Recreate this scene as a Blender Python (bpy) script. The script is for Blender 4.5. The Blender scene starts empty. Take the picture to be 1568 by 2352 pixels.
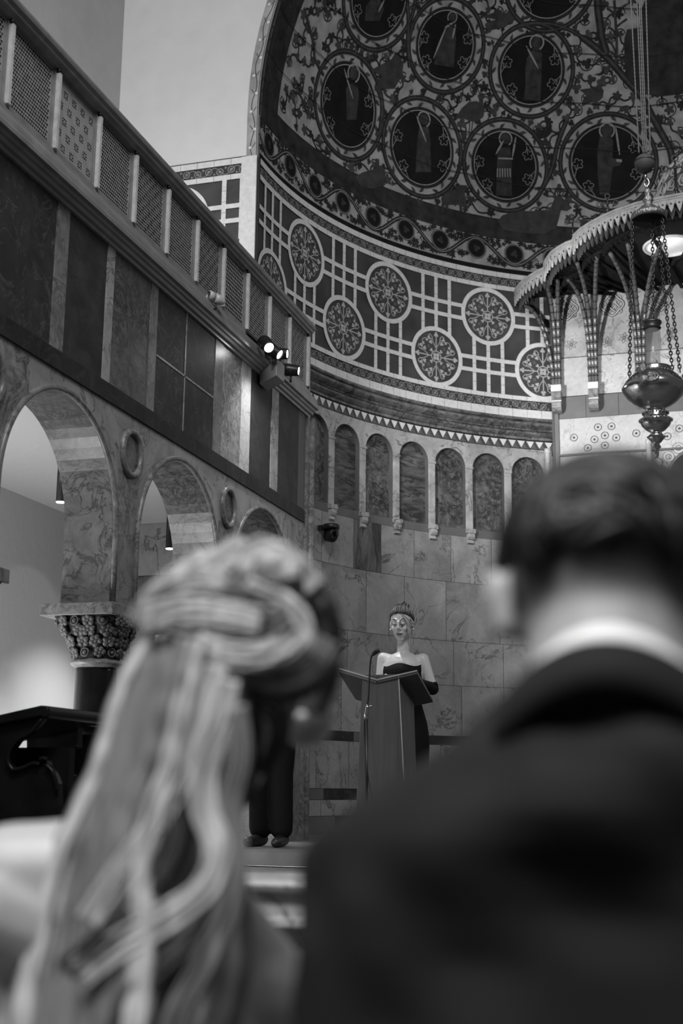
import bpy, math, random
import numpy as np
from mathutils import Vector
random.seed(7)
PI = math.pi
S = bpy.context.scene
COL = S.collection
# ------------------------------------------------------------------ camera
ZC = 1.25
F = 2960.0
M = np.array([[0.95718783, 0.05107655, 0.28492567],
              [0.28928204, -0.20401961, -0.93524965],
              [0.0103611, 0.97763346, -0.21006062]])
cd = bpy.data.cameras.new('camera')
cam = bpy.data.objects.new('camera', cd); COL.objects.link(cam)
cd.sensor_fit = 'VERTICAL'; cd.sensor_height = 36; cd.lens = F / 2352 * 36
mw = np.eye(4); mw[:3, :3] = M; mw[2, 3] = ZC
from mathutils import Matrix
cam.matrix_world = Matrix(mw.tolist())
cd.clip_start = 0.02; cd.clip_end = 100
cd.dof.use_dof = True; cd.dof.focus_distance = 8.6; cd.dof.aperture_fstop = 2.5
S.camera = cam
S.view_settings.view_transform = 'Standard'; S.view_settings.look = 'None'
S.view_settings.gamma = 1; S.view_settings.use_curve_mapping = False
S.view_settings.exposure = 1.0
# ------------------------------------------------------------------ world and lights
W = bpy.data.worlds.new('world'); S.world = W; W.use_nodes = True
W.node_tree.nodes['Background'].inputs[0].default_value = (1, 1, 1, 1)
W.node_tree.nodes['Background'].inputs[1].default_value = 0.038
def look(o, tgt):
    d = Vector(tgt) - o.location
    o.rotation_euler = d.to_track_quat('-Z', 'Y').to_euler()
def area(name, loc, tgt, power, sx, sy, spread=180):
    l = bpy.data.lights.new(name, 'AREA'); l.shape = 'RECTANGLE'; l.size = sx; l.size_y = sy
    l.energy = power; l.spread = math.radians(spread)
    o = bpy.data.objects.new(name, l); COL.objects.link(o); o.location = loc; look(o, tgt); return o
def spot(name, loc, tgt, power, ang, blend=0.3, rad=0.04):
    l = bpy.data.lights.new(name, 'SPOT'); l.energy = power; l.spot_size = math.radians(ang)
    l.spot_blend = blend; l.shadow_soft_size = rad
    o = bpy.data.objects.new(name, l); COL.objects.link(o); o.location = loc; look(o, tgt); return o
# unseen soft fill lights, added high over the nave and behind the couple
area('nave_fill_light', (0.6, 0.5, 9.5), (-2.2, 9.6, 6.0), 285, 4.0, 2.5)
area('couple_fill_light', (-1.9, -2.0, 6.6), (-0.2, 1.2, 1.3), 37, 2.2, 1.6, 70)
# gallery uplight washing the end wall
area('gallery_uplight', (-4.1, 7.6, 5.2), (-4.3, 9.6, 7.6), 17, 0.5, 0.3)
# the four stage lights on the gallery cornice, plus two added fills opposite
spot('stage_and_fill_beam', (-2.93, 8.36, 4.30), (-0.2, 12.9, 5.3), 360, 46, 0.6, 0.03)
spot('stage_and_fill_beam', (-2.93, 8.52, 4.35), (-2.17, 8.6, 2.2), 85, 24, 0.5, 0.03)
spot('stage_and_fill_beam', (-2.90, 8.86, 4.32), (-1.0, 12.7, 4.5), 240, 80, 0.8, 0.03)
spot('stage_and_fill_beam', (3.05, 8.4, 4.30), (-2.2, 8.3, 1.5), 80, 50, 0.9, 0.05)  # this spot and the next are unseen fills added from the right
spot('stage_and_fill_beam', (3.05, 8.7, 4.30), (-2.6, 11.6, 4.6), 110, 80, 0.9, 0.05)
spot('stage_and_fill_beam', (-2.93, 8.10, 4.25), (-2.9, 8.25, 3.4), 14, 120, 0.9, 0.03)
# aisle downlights and the wash on the aisle wall
spot('aisle_downlight_beam', (-4.1, 7.24, 3.0), (-4.5, 7.24, 0), 150, 100, 0.8, 0.03)
spot('aisle_downlight_beam', (-4.1, 8.95, 3.0), (-4.5, 8.95, 0), 90, 100, 0.8, 0.03)
area('aisle_wall_wash', (-4.2, 5.6, 1.0), (-5.05, 7.2, 2.0), 31, 0.6, 1.0)

# ------------------------------------------------------------------ pixel helpers
def ray(px, py):
    v = np.array([px - 784.0, -(py - 1176.0), -F]); v = M @ v
    return v / np.linalg.norm(v)
O = np.array([0, 0, ZC])
def atY(px, py, Y):
    d = ray(px, py); return O + d * (Y / d[1])
def atX(px, py, X):
    d = ray(px, py); return O + d * (X / d[0])
def atZ(px, py, Z):
    d = ray(px, py); return O + d * ((Z - ZC) / d[2])
# ------------------------------------------------------------------ object helpers
def tag(o, label=None, cat=None, group=None, kind=None):
    if label: o['label'] = label
    if cat: o['category'] = cat
    if group: o['group'] = group
    if kind: o['kind'] = kind
    return o
def empty(name, loc, label=None, cat=None, group=None, rz=0):
    o = bpy.data.objects.new(name, None); COL.objects.link(o); o.location = loc
    o.rotation_euler = (0, 0, rz); o.empty_display_size = 0.1
    return tag(o, label, cat, group)
def copy_tree(o, parent=None):
    c = o.copy(); COL.objects.link(c)
    if parent: c.parent = parent
    for ch in [q for q in COL.objects if q.parent == o]:
        copy_tree(ch, c)
    return c
class MB:
    """vertex and face collector, coordinates are world; build() shifts them to the parent"""
    def __init__(s): s.v = []; s.f = []; s.m = []; s.sm = []
    def add(s, vs, fs, mi=0, smooth=False):
        b = len(s.v); s.v += [tuple(map(float, v)) for v in vs]
        s.f += [tuple(b + i for i in f) for f in fs]; s.m += [mi] * len(fs); s.sm += [smooth] * len(fs)
    def box(s, lo, hi, mi=0):
        x0, y0, z0 = lo; x1, y1, z1 = hi
        vs = [(x0,y0,z0),(x1,y0,z0),(x1,y1,z0),(x0,y1,z0),(x0,y0,z1),(x1,y0,z1),(x1,y1,z1),(x0,y1,z1)]
        s.add(vs, [(3,2,1,0),(4,5,6,7),(0,1,5,4),(1,2,6,5),(2,3,7,6),(3,0,4,7)], mi)
    def quad(s, a, b, c, d, mi=0): s.add([a,b,c,d], [(0,1,2,3)], mi)
    def tube(s, pts, rad, n=8, mi=0, cap=True, flat=1.0, closed=False, up=None):
        pts = [np.array(p, float) for p in pts]; k = len(pts)
        if not hasattr(rad, '__len__'): rad = [rad] * k
        vs = []; prev = None
        for i in range(k):
            if closed: t = pts[(i+1) % k] - pts[i-1]
            else: t = pts[min(i+1, k-1)] - pts[max(i-1, 0)]
            t = t / (np.linalg.norm(t) + 1e-12)
            if prev is None:
                a = np.array(up if up is not None else ((0,0,1) if abs(t[2]) < .9 else (1,0,0)), float)
            else: a = prev
            x = a - t * (a @ t); x /= (np.linalg.norm(x) + 1e-12); prev = x
            y = np.cross(t, x)
            for j in range(n):
                q = 2 * PI * j / n
                vs.append(pts[i] + rad[i] * (x * math.cos(q) + y * math.sin(q) * flat))
        fs = []
        for i in range(k if closed else k - 1):
            for j in range(n):
                i2 = (i + 1) % k
                fs.append((i*n+j, i*n+(j+1) % n, i2*n+(j+1) % n, i2*n+j))
        if cap and not closed:
            fs.append(tuple(range(n))[::-1]); fs.append(tuple((k-1)*n+j for j in range(n)))
        s.add(vs, fs, mi, True)
    def lathe(s, c, prof, n=32, mi=0, smooth=True, axis=None):
        """prof: list of (r, z) offsets from c"""
        c = np.array(c, float); vs = []
        for r, z in prof:
            for j in range(n):
                q = 2*PI*j/n; vs.append(c + np.array([r*math.cos(q), r*math.sin(q), z]))
        fs = [(i*n+j, i*n+(j+1) % n, (i+1)*n+(j+1) % n, (i+1)*n+j) for i in range(len(prof)-1) for j in range(n)]
        fs.append(tuple(range(n))[::-1]); fs.append(tuple((len(prof)-1)*n+j for j in range(n)))
        s.add(vs, fs, mi, smooth)
    def ball(s, c, r, n=12, mi=0, sc=(1,1,1), R=None):
        vs = []; fs = []
        for i in range(n+1):
            a = PI*i/n
            for j in range(2*n):
                q = 2*PI*j/(2*n)
                p = np.array([r*sc[0]*math.sin(a)*math.cos(q), r*sc[1]*math.sin(a)*math.sin(q), r*sc[2]*math.cos(a)])
                if R is not None: p = R @ p
                vs.append(np.array(c) + p)
        k = 2*n
        for i in range(n):
            for j in range(k):
                fs.append((i*k+j, (i+1)*k+j, (i+1)*k+(j+1) % k, i*k+(j+1) % k))
        s.add(vs, fs, mi, True)
    def extrude(s, poly, vec, mi=0):
        """poly: list of 3d points, closed outline"""
        n = len(poly); v = np.array(vec, float); a = [np.array(p, float) for p in poly]
        s.add(a + [p + v for p in a], [tuple(range(n))[::-1], tuple(range(n, 2*n))] +
              [(i, (i+1) % n, n+(i+1) % n, n+i) for i in range(n)], mi)
    def build(s, name, mats, parent=None, bevel=0):
        me = bpy.data.meshes.new(name)
        off = np.zeros(3)
        if parent is not None:
            p = parent; 
            while p is not None: off += np.array(p.location); p = p.parent
        V = np.array(s.v, float).reshape(-1, 3) - off
        me.from_pydata(V.tolist(), [], s.f)
        if not isinstance(mats, (list, tuple)): mats = [mats]
        for m in mats: me.materials.append(m)
        me.polygons.foreach_set('material_index', s.m)
        me.polygons.foreach_set('use_smooth', s.sm)
        me.update()
        o = bpy.data.objects.new(name, me); COL.objects.link(o)
        if parent is not None: o.parent = parent
        if bevel:
            b = o.modifiers.new('bevel', 'BEVEL'); b.width = bevel; b.segments = 2; b.limit_method = 'ANGLE'
        return o
def struct(o): o['kind'] = 'structure'; return o
# ------------------------------------------------------------------ materials (all greys: the photo is black and white)
def mat(name, g, rough=0.6, metal=0.0, emit=0.0, bump=0.0, bscale=40, var=0.0, vscale=6, trans=0.0, spec=0.5, stretch=(1,1,1)):
    m = bpy.data.materials.new(name); m.use_nodes = True
    nt = m.node_tree; b = nt.nodes['Principled BSDF']
    b.inputs['Base Color'].default_value = (g, g, g, 1); b.inputs['Roughness'].default_value = rough
    b.inputs['Metallic'].default_value = metal; b.inputs['Specular IOR Level'].default_value = spec
    if trans: b.inputs['Transmission Weight'].default_value = trans
    if emit:
        b.inputs['Emission Color'].default_value = (1,1,1,1); b.inputs['Emission Strength'].default_value = emit
    if bump or var:
        tc = nt.nodes.new('ShaderNodeTexCoord'); mp = nt.nodes.new('ShaderNodeMapping')
        mp.inputs['Scale'].default_value = stretch
        nt.links.new(tc.outputs['Object'], mp.inputs[0])
    if var:
        n = nt.nodes.new('ShaderNodeTexNoise'); n.inputs['Scale'].default_value = vscale; n.inputs['Detail'].default_value = 6
        nt.links.new(mp.outputs[0], n.inputs['Vector'])
        r = nt.nodes.new('ShaderNodeMapRange'); r.inputs['From Min'].default_value = .3; r.inputs['From Max'].default_value = .7
        r.inputs['To Min'].default_value = g*(1-var); r.inputs['To Max'].default_value = g*(1+var)
        nt.links.new(n.outputs['Fac'], r.inputs[0]); nt.links.new(r.outputs[0], b.inputs['Base Color'])
    if bump:
        n = nt.nodes.new('ShaderNodeTexNoise'); n.inputs['Scale'].default_value = bscale; n.inputs['Detail'].default_value = 4
        nt.links.new(mp.outputs[0], n.inputs['Vector'])
        bp = nt.nodes.new('ShaderNodeBump'); bp.inputs['Strength'].default_value = bump; bp.inputs['Distance'].default_value = 0.01
        nt.links.new(n.outputs['Fac'], bp.inputs['Height']); nt.links.new(bp.outputs[0], b.inputs['Normal'])
    return m
def marble(name, base, vein, scale=3.0, width=0.03, cloud=0.25, dist=1.5, offs=(0,0,0), stretch=(1,1,1), rough=0.35, amount=1.0, swirl=0.0):
    m = bpy.data.materials.new(name); m.use_nodes = True
    nt = m.node_tree; N = nt.nodes; L = nt.links; b = N['Principled BSDF']
    b.inputs['Roughness'].default_value = rough; b.inputs['Specular IOR Level'].default_value = 0.4
    tc = N.new('ShaderNodeTexCoord'); mp = N.new('ShaderNodeMapping')
    mp.inputs['Location'].default_value = offs; mp.inputs['Scale'].default_value = stretch
    L.new(tc.outputs['Object'], mp.inputs[0])
    vec = mp.outputs[0]
    def noise(sc, det, dis):
        n = N.new('ShaderNodeTexNoise'); n.inputs['Scale'].default_value = sc; n.inputs['Detail'].default_value = det
        n.inputs['Distortion'].default_value = dis; n.inputs['Roughness'].default_value = .6
        L.new(vec, n.inputs['Vector']); return n.outputs['Fac']
    def mth(op, a, c):
        q = N.new('ShaderNodeMath'); q.operation = op
        for i, x in enumerate((a, c)):
            if x is None: continue
            if hasattr(x, 'default_value'): L.new(x, q.inputs[i])
            else: q.inputs[i].default_value = x
        return q.outputs[0]
    def mr(x, a, c, d, e):
        q = N.new('ShaderNodeMapRange'); q.inputs[1].default_value = a; q.inputs[2].default_value = c
        q.inputs[3].default_value = d; q.inputs[4].default_value = e; L.new(x, q.inputs[0]); return q.outputs[0]
    v1 = mr(mth('ABSOLUTE', mth('SUBTRACT', noise(scale, 7, dist), .5), None), 0, width, 1, 0)
    v2 = mr(mth('ABSOLUTE', mth('SUBTRACT', noise(scale*2.3, 6, dist*1.5), .5), None), 0, width*.7, .6, 0)
    msk = mr(noise(scale*.5, 2, .3), .42, .62, 0, 1)
    v = mth('MULTIPLY', mth('MAXIMUM', v1, mth('MULTIPLY', v2, msk)), amount)
    v = mth('MULTIPLY', v, mr(noise(scale*.8, 3, 0), .35, .55, .15, 1))
    cl = mr(noise(scale*1.3, 8, .8+swirl), .3, .7, base*(1-cloud), base*(1+cloud))
    gr = mr(noise(scale*14, 3, 0), .3, .7, .92, 1.08)
    cl = mth('MULTIPLY', cl, gr)
    mx = N.new('ShaderNodeMix'); mx.data_type = 'FLOAT'
    L.new(v, mx.inputs[0]); L.new(cl, mx.inputs[2]); mx.inputs[3].default_value = vein
    L.new(mx.outputs[0], b.inputs['Base Color'])
    return m
def clear_glass(m):
    nt = m.node_tree; b = nt.nodes['Principled BSDF']; b.inputs['Alpha'].default_value = .22; return m
def wood(name, g, rough=.4, axis=2):
    st = [30, 30, 30]; st[axis] = 2
    return mat(name, g, rough, var=.25, vscale=1, stretch=tuple(st))
MT = dict(
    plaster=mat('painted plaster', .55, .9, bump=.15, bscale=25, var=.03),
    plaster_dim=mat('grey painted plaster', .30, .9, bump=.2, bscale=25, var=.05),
    aisle_paint=mat('aisle paint', .50, .8, bump=.25, bscale=14),
    dark=mat('dark recess', .02, .9),
    screen=mat('pierced screen wood', .28, .7, var=.15, vscale=30),
    rail=mat('moulded rail wood', .20, .45, var=.2, vscale=12),
    post=mat('pale post strip', .52, .5, var=.15, vscale=30),
    cornice=mat('polished cornice', .22, .3, var=.2, vscale=8),
    m_dark=marble('dark green marble', .030, .10, 5, .02, .35, rough=.6),
    m_dark2=marble('dark mottled marble', .036, .02, 4, .03, .5, offs=(3,1,2), rough=.6),
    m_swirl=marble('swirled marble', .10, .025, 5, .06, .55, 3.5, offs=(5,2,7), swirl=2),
    m_swirl_l=marble('pale swirled marble', .30, .05, 6, .06, .5, 3.5, offs=(1,6,3), swirl=2),
    m_strip=marble('pale marble strip', .34, .10, 4, .03, .3, offs=(2,2,9)),
    m_strip2=marble('white marble strip', .55, .3, 3, .02, .15, offs=(7,2,1)),
    m_strip_d=marble('mottled marble strip', .20, .08, 7, .05, .4, offs=(9,4,1)),
    m_arc=marble('arcade marble', .26, .06, 2.6, .022, .35, 1.0, offs=(0,3,1)),
    m_arc2=marble('arcade marble heavy veins', .24, .03, 6, .06, .5, 2.5, offs=(8,3,5)),
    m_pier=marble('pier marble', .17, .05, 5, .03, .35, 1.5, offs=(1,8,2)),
    m_soff=marble('soffit marble', .13, .03, 3, .04, .4, 1.5, offs=(4,8,4)),
    m_a=marble('wall marble a', .24, .05, 1.9, .012, .25, .7, offs=(0,0,0)),
    m_b=marble('wall marble b', .21, .04, 2.3, .014, .3, .8, offs=(11,3,5)),
    m_c=marble('wall marble c', .26, .06, 1.7, .010, .22, .6, offs=(4,13,8)),
    m_bark=marble('streaked marble', .12, .02, 5, .09, .5, 1.2, offs=(2,5,5), stretch=(1,1,.25)),
    m_span=marble('spandrel marble', .33, .08, 3.0, .02, .3, .9, offs=(3,3,6)),
    m_niche=marble('niche marble', .095, .012, 5, .07, .75, 2.8, offs=(5,5,2), swirl=1.5),
    m_niche2=marble('banded niche marble', .085, .015, 3, .07, .7, 1.0, offs=(1,9,2), stretch=(1,1,3)),
    m_band=marble('dark band marble', .016, .04, 4, .03, .5, 1.0, offs=(6,9,2), rough=.6),
    m_corn=marble('cornice marble', .15, .03, 7, .06, .5, 1.6, offs=(6,1,1)),
    m_tan=mat('grey slate', .10, .6, var=.15),
    m_white=marble('white marble', .40, .25, 2.0, .012, .12, .8, offs=(2,4,4)),
    m_reredos=marble('reredos marble', .40, .12, 2.2, .012, .2, .8, offs=(3,2,4)),
    m_rail=marble('altar rail marble', .45, .12, 7, .03, .2, 1.0, offs=(3,4,9)),
    tile_w=mat('ivory mosaic', .56, .5, var=.1, vscale=30),
    tile_d=mat('charcoal mosaic', .042, .6, var=.35, vscale=5),
    tile_m=mat('grey mosaic', .085, .6, var=.2, vscale=15),
    tile_l=mat('pale ornament', .36, .6, var=.15, vscale=30),
    scroll_bg=mat('scroll band ground', .045, .6, var=.3, vscale=10, spec=.12),
    scroll_fg=mat('scroll band ornament', .17, .6, var=.3, vscale=30),
    p_bg=mat('fresco ground', .26, .8, var=.3, vscale=7),
    p_mid=mat('fresco grey', .042, .8, var=.3, vscale=12, spec=.12),
    p_vine=mat('fresco vine', .022, .8, var=.3, vscale=20, spec=.12),
    p_vine2=mat('fresco vine heart', .055, .8, var=.3, vscale=20, spec=.12),
    p_disc=mat('fresco medallion', .010, .8, var=.3, vscale=6, spec=.12),
    p_robe=mat('fresco robe', .036, .8, var=.4, vscale=14, spec=.12),
    p_line=mat('fresco line', .22, .8, var=.2, vscale=30),
    p_band=mat('fresco dark band', .028, .8, var=.45, vscale=9, spec=.12),
    black=mat('black metal', .012, .4),
    blackm=mat('matt black', .008, .7, spec=.12),
    lens=mat('lit lens', 1.0, .5, emit=40),
    downlens=mat('lit downlight', 1.0, .5, emit=14),
    white_plastic=mat('white plastic', .50, .4),
    silver=mat('silver', .55, .22, metal=1.0, bump=.25, bscale=30),
    silver_orn=mat('chased silver', .40, .35, metal=1.0, bump=1.0, bscale=90),
    iron=mat('dark iron', .10, .4, metal=.8),
    rope=mat('twisted rope', .16, .8),
    clay=mat('dull ball', .075, .7, var=.1),
    glass=clear_glass(mat('lamp glass', .5, .05, spec=.8)),
    fringe2=mat('inner fringe', .05, .7),
    can_edge=mat('gilded canopy edge', .42, .35, metal=.1, var=.2, vscale=20),
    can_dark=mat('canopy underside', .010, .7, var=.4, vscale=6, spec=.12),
    can_rib=mat('canopy rib', .075, .6, var=.35, vscale=10),
    can_ring=mat('canopy rib ring', .01, .6),
    shell=mat('inlaid shell', .65, .3),
    dome_pat=mat('plaster dome', .50, .6, var=.1, vscale=20),
    dome_line=mat('plaster dome grooves', .14, .7),
    carved=mat('carved stone', .085, .6, var=.35, vscale=12, bump=.3, bscale=50),
    shaft=mat('polished black marble', .008, .25, var=.4, vscale=9, spec=.25),
    pew=mat('black stained oak', .010, .25, var=.4, vscale=6, spec=.12),
    lect=mat('lectern oak', .07, .5, var=.18, vscale=1, stretch=(40,40,3)),
    lect_d=mat('lectern board', .045, .45, var=.15, vscale=1, stretch=(40,10,3)),
    lect_e=mat('lectern board edge', .30, .4),
    skin=mat('skin', .42, .45, var=.04, vscale=10),
    lips=mat('lips', .10, .4),
    hair_d=mat('brown hair', .04, .6, var=.4, vscale=3, stretch=(60,60,6)),
    hair_b=mat('black hair', .014, .5, var=.4, vscale=30),
    cloth=mat('black cloth', .006, .8, spec=.12),
    suit=mat('charcoal suit', .017, .75, var=.08, vscale=3, spec=.12),
    suit_l=mat('suit collar', .016, .75, spec=.12),
    shirt=mat('white shirt', .85, .6),
    dress=mat('ivory dress', .6, .6),
    pearl=mat('pearl', .9, .15),
    floor=mat('dark stone floor', .05, .4, var=.3),
    floor_s=mat('grey stone', .13, .5, var=.2),
    carpet=mat('speckled carpet', .10, .9, var=.6, vscale=120),
    brass=mat('polished nosing', .6, .25, metal=1.0),
)
# ------------------------------------------------------------------ constants of the place
XW = -3.19          # face of the arcade wall
XB = -5.07          # upper nave wall and aisle wall
YE = 9.6            # end wall
X0, Y0, R0 = 0.074, 9.645, 3.793   # apse axis and radius
PZ = 0.87           # sanctuary floor
BAYS = [2.72, 4.18, 5.64, 7.10, 8.55]
AR = 0.60; ZS = 2.62; ZSTR = 3.30
# ------------------------------------------------------------------ floor, steps
mb = MB(); mb.box((-5.2, -2, -0.1), (5.4, 4.6, 0)); struct(mb.build('floor', MT['floor']))
mb = MB()
mb.box((-3.9, 7.62, 0), (5.2, 13.6, PZ))
mb.box((-5.07, 4.6, 0), (-3.19, 7.62, .3))
struct(mb.build('floor_sanctuary', MT['floor_s']))
mb = MB()
mb.box((-3.9, 7.25, 0), (5.2, 7.62, .775), 0)
mb.box((-3.9, 6.9, 0), (5.2, 7.25, .62), 0); mb.box((-3.9, 6.55, 0), (5.2, 6.9, .465), 0)
mb.box((-3.9, 6.2, 0), (5.2, 6.55, .31), 0); mb.box((-3.9, 5.85, 0), (5.2, 6.2, .155), 0)
mb.box((-3.9, 7.26, .775), (5.2, 7.60, .781), 1)
mb.tube([(-3.9, 7.61, .788), (5.2, 7.61, .788)], .008, 8, 2)
struct(mb.build('trim_steps', [MT['floor_s'], MT['carpet'], MT['brass']]))
# ------------------------------------------------------------------ arcade wall
XT = XW - 0.31
mb = MB()
NA = 28
for c in BAYS:
    pr = [(c - AR, 2.21)] + [(c - AR*math.cos(PI*i/NA), ZS + AR*math.sin(PI*i/NA)) for i in range(NA+1)] + [(c + AR, 2.21)]
    heavy = 1 if c < 5 else 0
    for i in range(1, len(pr)-2):
        (y0, z0), (y1, z1) = pr[i], pr[i+1]
        mb.quad((XW,y0,z0),(XW,y1,z1),(XW,y1,ZSTR),(XW,y0,ZSTR), 1 if (c == 5.64 and i < 9) else heavy)
        mb.quad((XT,y0,z0),(XT,y0,ZSTR+1),(XT,y1,ZSTR+1),(XT,y1,z1), 0)
    for i in range(len(pr)-1):
        (y0, z0), (y1, z1) = pr[i], pr[i+1]
        blk = int((i+2)/6) % 2
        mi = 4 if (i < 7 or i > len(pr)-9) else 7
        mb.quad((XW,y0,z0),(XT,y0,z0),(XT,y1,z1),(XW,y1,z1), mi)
edges = [BAYS[0]-AR-.26] + sum([[c-AR, c+AR] for c in BAYS], []) + [9.6]
for k in range(0, len(edges), 2):
    a, b = edges[k], edges[k+1]
    for z0, z1, mi in ((2.21, 2.60, 4), (2.60, 2.97, 1 if k == 6 else 4), (2.97, ZSTR, 0)):
        mb.quad((XW,a,z0),(XW,b,z0),(XW,b,z1),(XW,a,z1), mi)
        mb.quad((XT,a,z0),(XT,a,z1),(XT,b,z1),(XT,b,z0), 0)
    mb.quad((XW,a,2.21),(XT,a,2.21),(XT,b,2.21),(XW,b,2.21), 4)
# solid lower wall past the last bay
mb.box((XT, BAYS[-1]+AR, 0), (XW, 9.6, 2.21), 4)
# return of the wall end
mb.quad((XW,9.6,0),(XT,9.6,0),(XT,9.6,4.3),(XW,9.6,4.3), 0)
# panelled zone above the string course
ZP0, ZP1 = 3.40, 4.20
cuts = [(2.0,'m_dark'),(2.9,'m_strip'),(3.0,'m_dark2'),(3.6,'m_strip_d'),(3.72,'m_dark'),(4.3,'m_strip'),(4.42,'m_dark2'),
        (4.86,'m_dark'),(5.43,'m_strip_d'),(5.56,'m_dark2'),(5.99,'m_strip'),(6.08,'m_swirl'),(6.55,'m_strip_d'),(6.65,'m_dark'),
        (7.55,'m_strip_d'),(7.69,'m_swirl_l'),(8.03,'m_strip2'),(8.217,'m_dark2'),(8.65,'m_strip'),(8.81,'m_dark2'),(9.29,'m_tan'),(9.6,None)]
keys = ['m_arc','m_arc2','m_soff','m_band','m_pier','m_dark','m_dark2','m_swirl','m_swirl_l','m_strip','m_strip2','m_strip_d','m_tan','m_band','tile_m']
for (a, n), (b, _) in zip(cuts[:-1], cuts[1:]):
    pale = n in ('m_strip','m_strip2','m_strip_d')
    x = XW + (.004 if pale else 0)
    g = .003
    mb.box((XW-.03, a+g, ZP0), (x, b-g, ZP1), keys.index(n))
mb.box((XW-.03, 7.07, ZP0), (XW+.003, 7.083, ZP1), keys.index('m_strip'))
mb.box((XW-.03, 6.66, 3.755), (XW+.003, 7.54, 3.768), keys.index('m_strip'))
mb.box((XT, 2.0, 3.28), (XW-.03, 9.6, 4.20), 0)
wall_left = struct(mb.build('wall_left', [MT[k] for k in keys]))
# string course
mb = MB(); mb.box((XW-.02, 2.0, ZSTR), (XW+.012, 9.44, ZP0)); struct(mb.build('trim_string_course', MT['m_band']))
# end pilaster strip
mb = MB()
mb.box((XW-.02, 9.46, 0), (XW+.02, 9.52, 4.18), 0); mb.tube([(XW+.022, 9.545, 0), (XW+.022, 9.545, 4.18)], .028, 10)
struct(mb.build('trim_wall_end', MT['m_strip_d']))
# arch edge mouldings
for c in BAYS:
    mb = MB()
    pts = [(XW+.004, c-AR, 2.215)] + [(XW+.004, c-AR*math.cos(PI*i/40), ZS+AR*math.sin(PI*i/40)) for i in range(41)] + [(XW+.004, c+AR, 2.215)]
    mb.tube(pts, .017, 8)
    struct(mb.build('trim_arch_edge', MT['m_strip_d']))
# spandrel roundels
for c in (3.45, 4.91, 6.38, 7.845, 9.28):
    if c > 9: continue
    mb = MB()
    mb.tube([(XW+.008, c+.115*math.cos(2*PI*i/40), 3.083+.125*math.sin(2*PI*i/40)) for i in range(40)], .02, 10, 0, closed=True)
    n = 40
    mb.add([(XW+.004, c, 3.083)] + [(XW+.004, c+.1*math.cos(2*PI*i/n), 3.083+.11*math.sin(2*PI*i/n)) for i in range(n)],
           [(0, i+1, (i+1) % n+1) for i in range(n)], 1)
    struct(mb.build('trim_roundel', [MT['m_strip_d'], MT['m_niche']]))
# ------------------------------------------------------------------ aisle behind the arcade
mb = MB(); mb.quad((XB,2,.0),(XB,9.6,.0),(XB,9.6,3.39),(XB,2,3.39))
struct(mb.build('wall_aisle', MT['aisle_paint']))
mb = MB(); mb.box((XB,2,3.39),(XT,9.6,3.45)); struct(mb.build('ceiling_aisle', MT['aisle_paint']))
mb = MB()
xs = [XB, -4.72, -4.35, -3.95, XT]; zs = [0, .9, 1.8, 2.55, 2.95, 3.39]
for i in range(4):
    for j in range(5):
        mb.box((xs[i]+.003, 9.58, zs[j]+.003), (xs[i+1]-.003, 9.6, zs[j+1]-.003), (i*2+j) % 3)
mb.box((XB, 9.6, 0), (XT, 9.62, 3.39), 3)
struct(mb.build('wall_aisle_end', [MT['m_a'], MT['m_pier'], MT['m_soff'], MT['m_strip']]))
# ------------------------------------------------------------------ gallery slab, upper walls
mb = MB(); mb.box((XB, 2, 4.20), (XW-.05, 9.52, 4.36)); struct(mb.build('floor_gallery', MT['dark']))
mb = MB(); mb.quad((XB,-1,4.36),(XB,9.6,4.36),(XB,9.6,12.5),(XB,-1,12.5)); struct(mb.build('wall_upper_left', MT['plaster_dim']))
# end wall above the gallery with the round opening of the apse
ZA = 7.0; RO = 3.89
mb = MB(); n = 64
for sgn in (-1, 1):
    xo = XB if sgn < 0 else 2*X0 - XB
    for (ri, ro) in ((RO, None),):
        pr = [(X0+sgn*RO*math.cos(PI/2*i/n), ZA+RO*math.sin(PI/2*i/n)) for i in range(n+1)]
        for i in range(n):
            a, b = pr[i], pr[i+1]
            mb.quad((xo, YE, a[1]), (a[0], YE, a[1]), (b[0], YE, b[1]), (xo, YE, b[1]))
    mb.quad((xo, YE, 6.606), (X0+sgn*RO, YE, 6.606), (X0+sgn*RO, YE, ZA), (xo, YE, ZA))
mb.quad((XB, YE, ZA+RO), (2*X0-XB, YE, ZA+RO), (2*X0-XB, YE, 13), (XB, YE, 13))
for f in range(len(mb.f)): pass
struct(mb.build('wall_end', MT['plaster']))
# ------------------------------------------------------------------ painted and inlaid surfaces: flat shapes laid on the true surface
class Surf:
    def __init__(s, kind): s.k = kind
    def proj(s, p):
        p = np.array(p, float)
        if s.k == 'cyl':
            d = p[:2] - (X0, Y0); r = np.linalg.norm(d); n = np.array([-d[0]/r, -d[1]/r, 0])
            return np.array([X0 + d[0]/r*R0, Y0 + d[1]/r*R0, p[2]]), n
        if s.k == 'sph':
            c = np.array([X0, Y0, ZA]); d = p - c; r = np.linalg.norm(d); return c + d/r*R0, -d/r
        if s.k == 'end': return np.array([p[0], YE, p[2]]), np.array([0, -1., 0])
        if s.k == 'rer': return np.array([p[0], 12.9, p[2]]), np.array([0, -1., 0])
    def uv(s, u, z):
        if s.k == 'cyl': a = u; return np.array([X0+R0*math.cos(a), Y0+R0*math.sin(a), z])
        return np.array([u, YE if s.k == 'end' else 12.9, z])
    def frame(s, c):
        p, n = s.proj(c); e1 = np.cross(np.array([0,0,1.]), n); e1 = -e1/np.linalg.norm(e1); e2 = np.cross(e1, n); 
        if e2[2] < 0: e2 = -e2
        if s.k != 'sph' and s.k != 'cyl': e1 = np.array([1., 0, 0])
        return p, e1, e2
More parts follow.
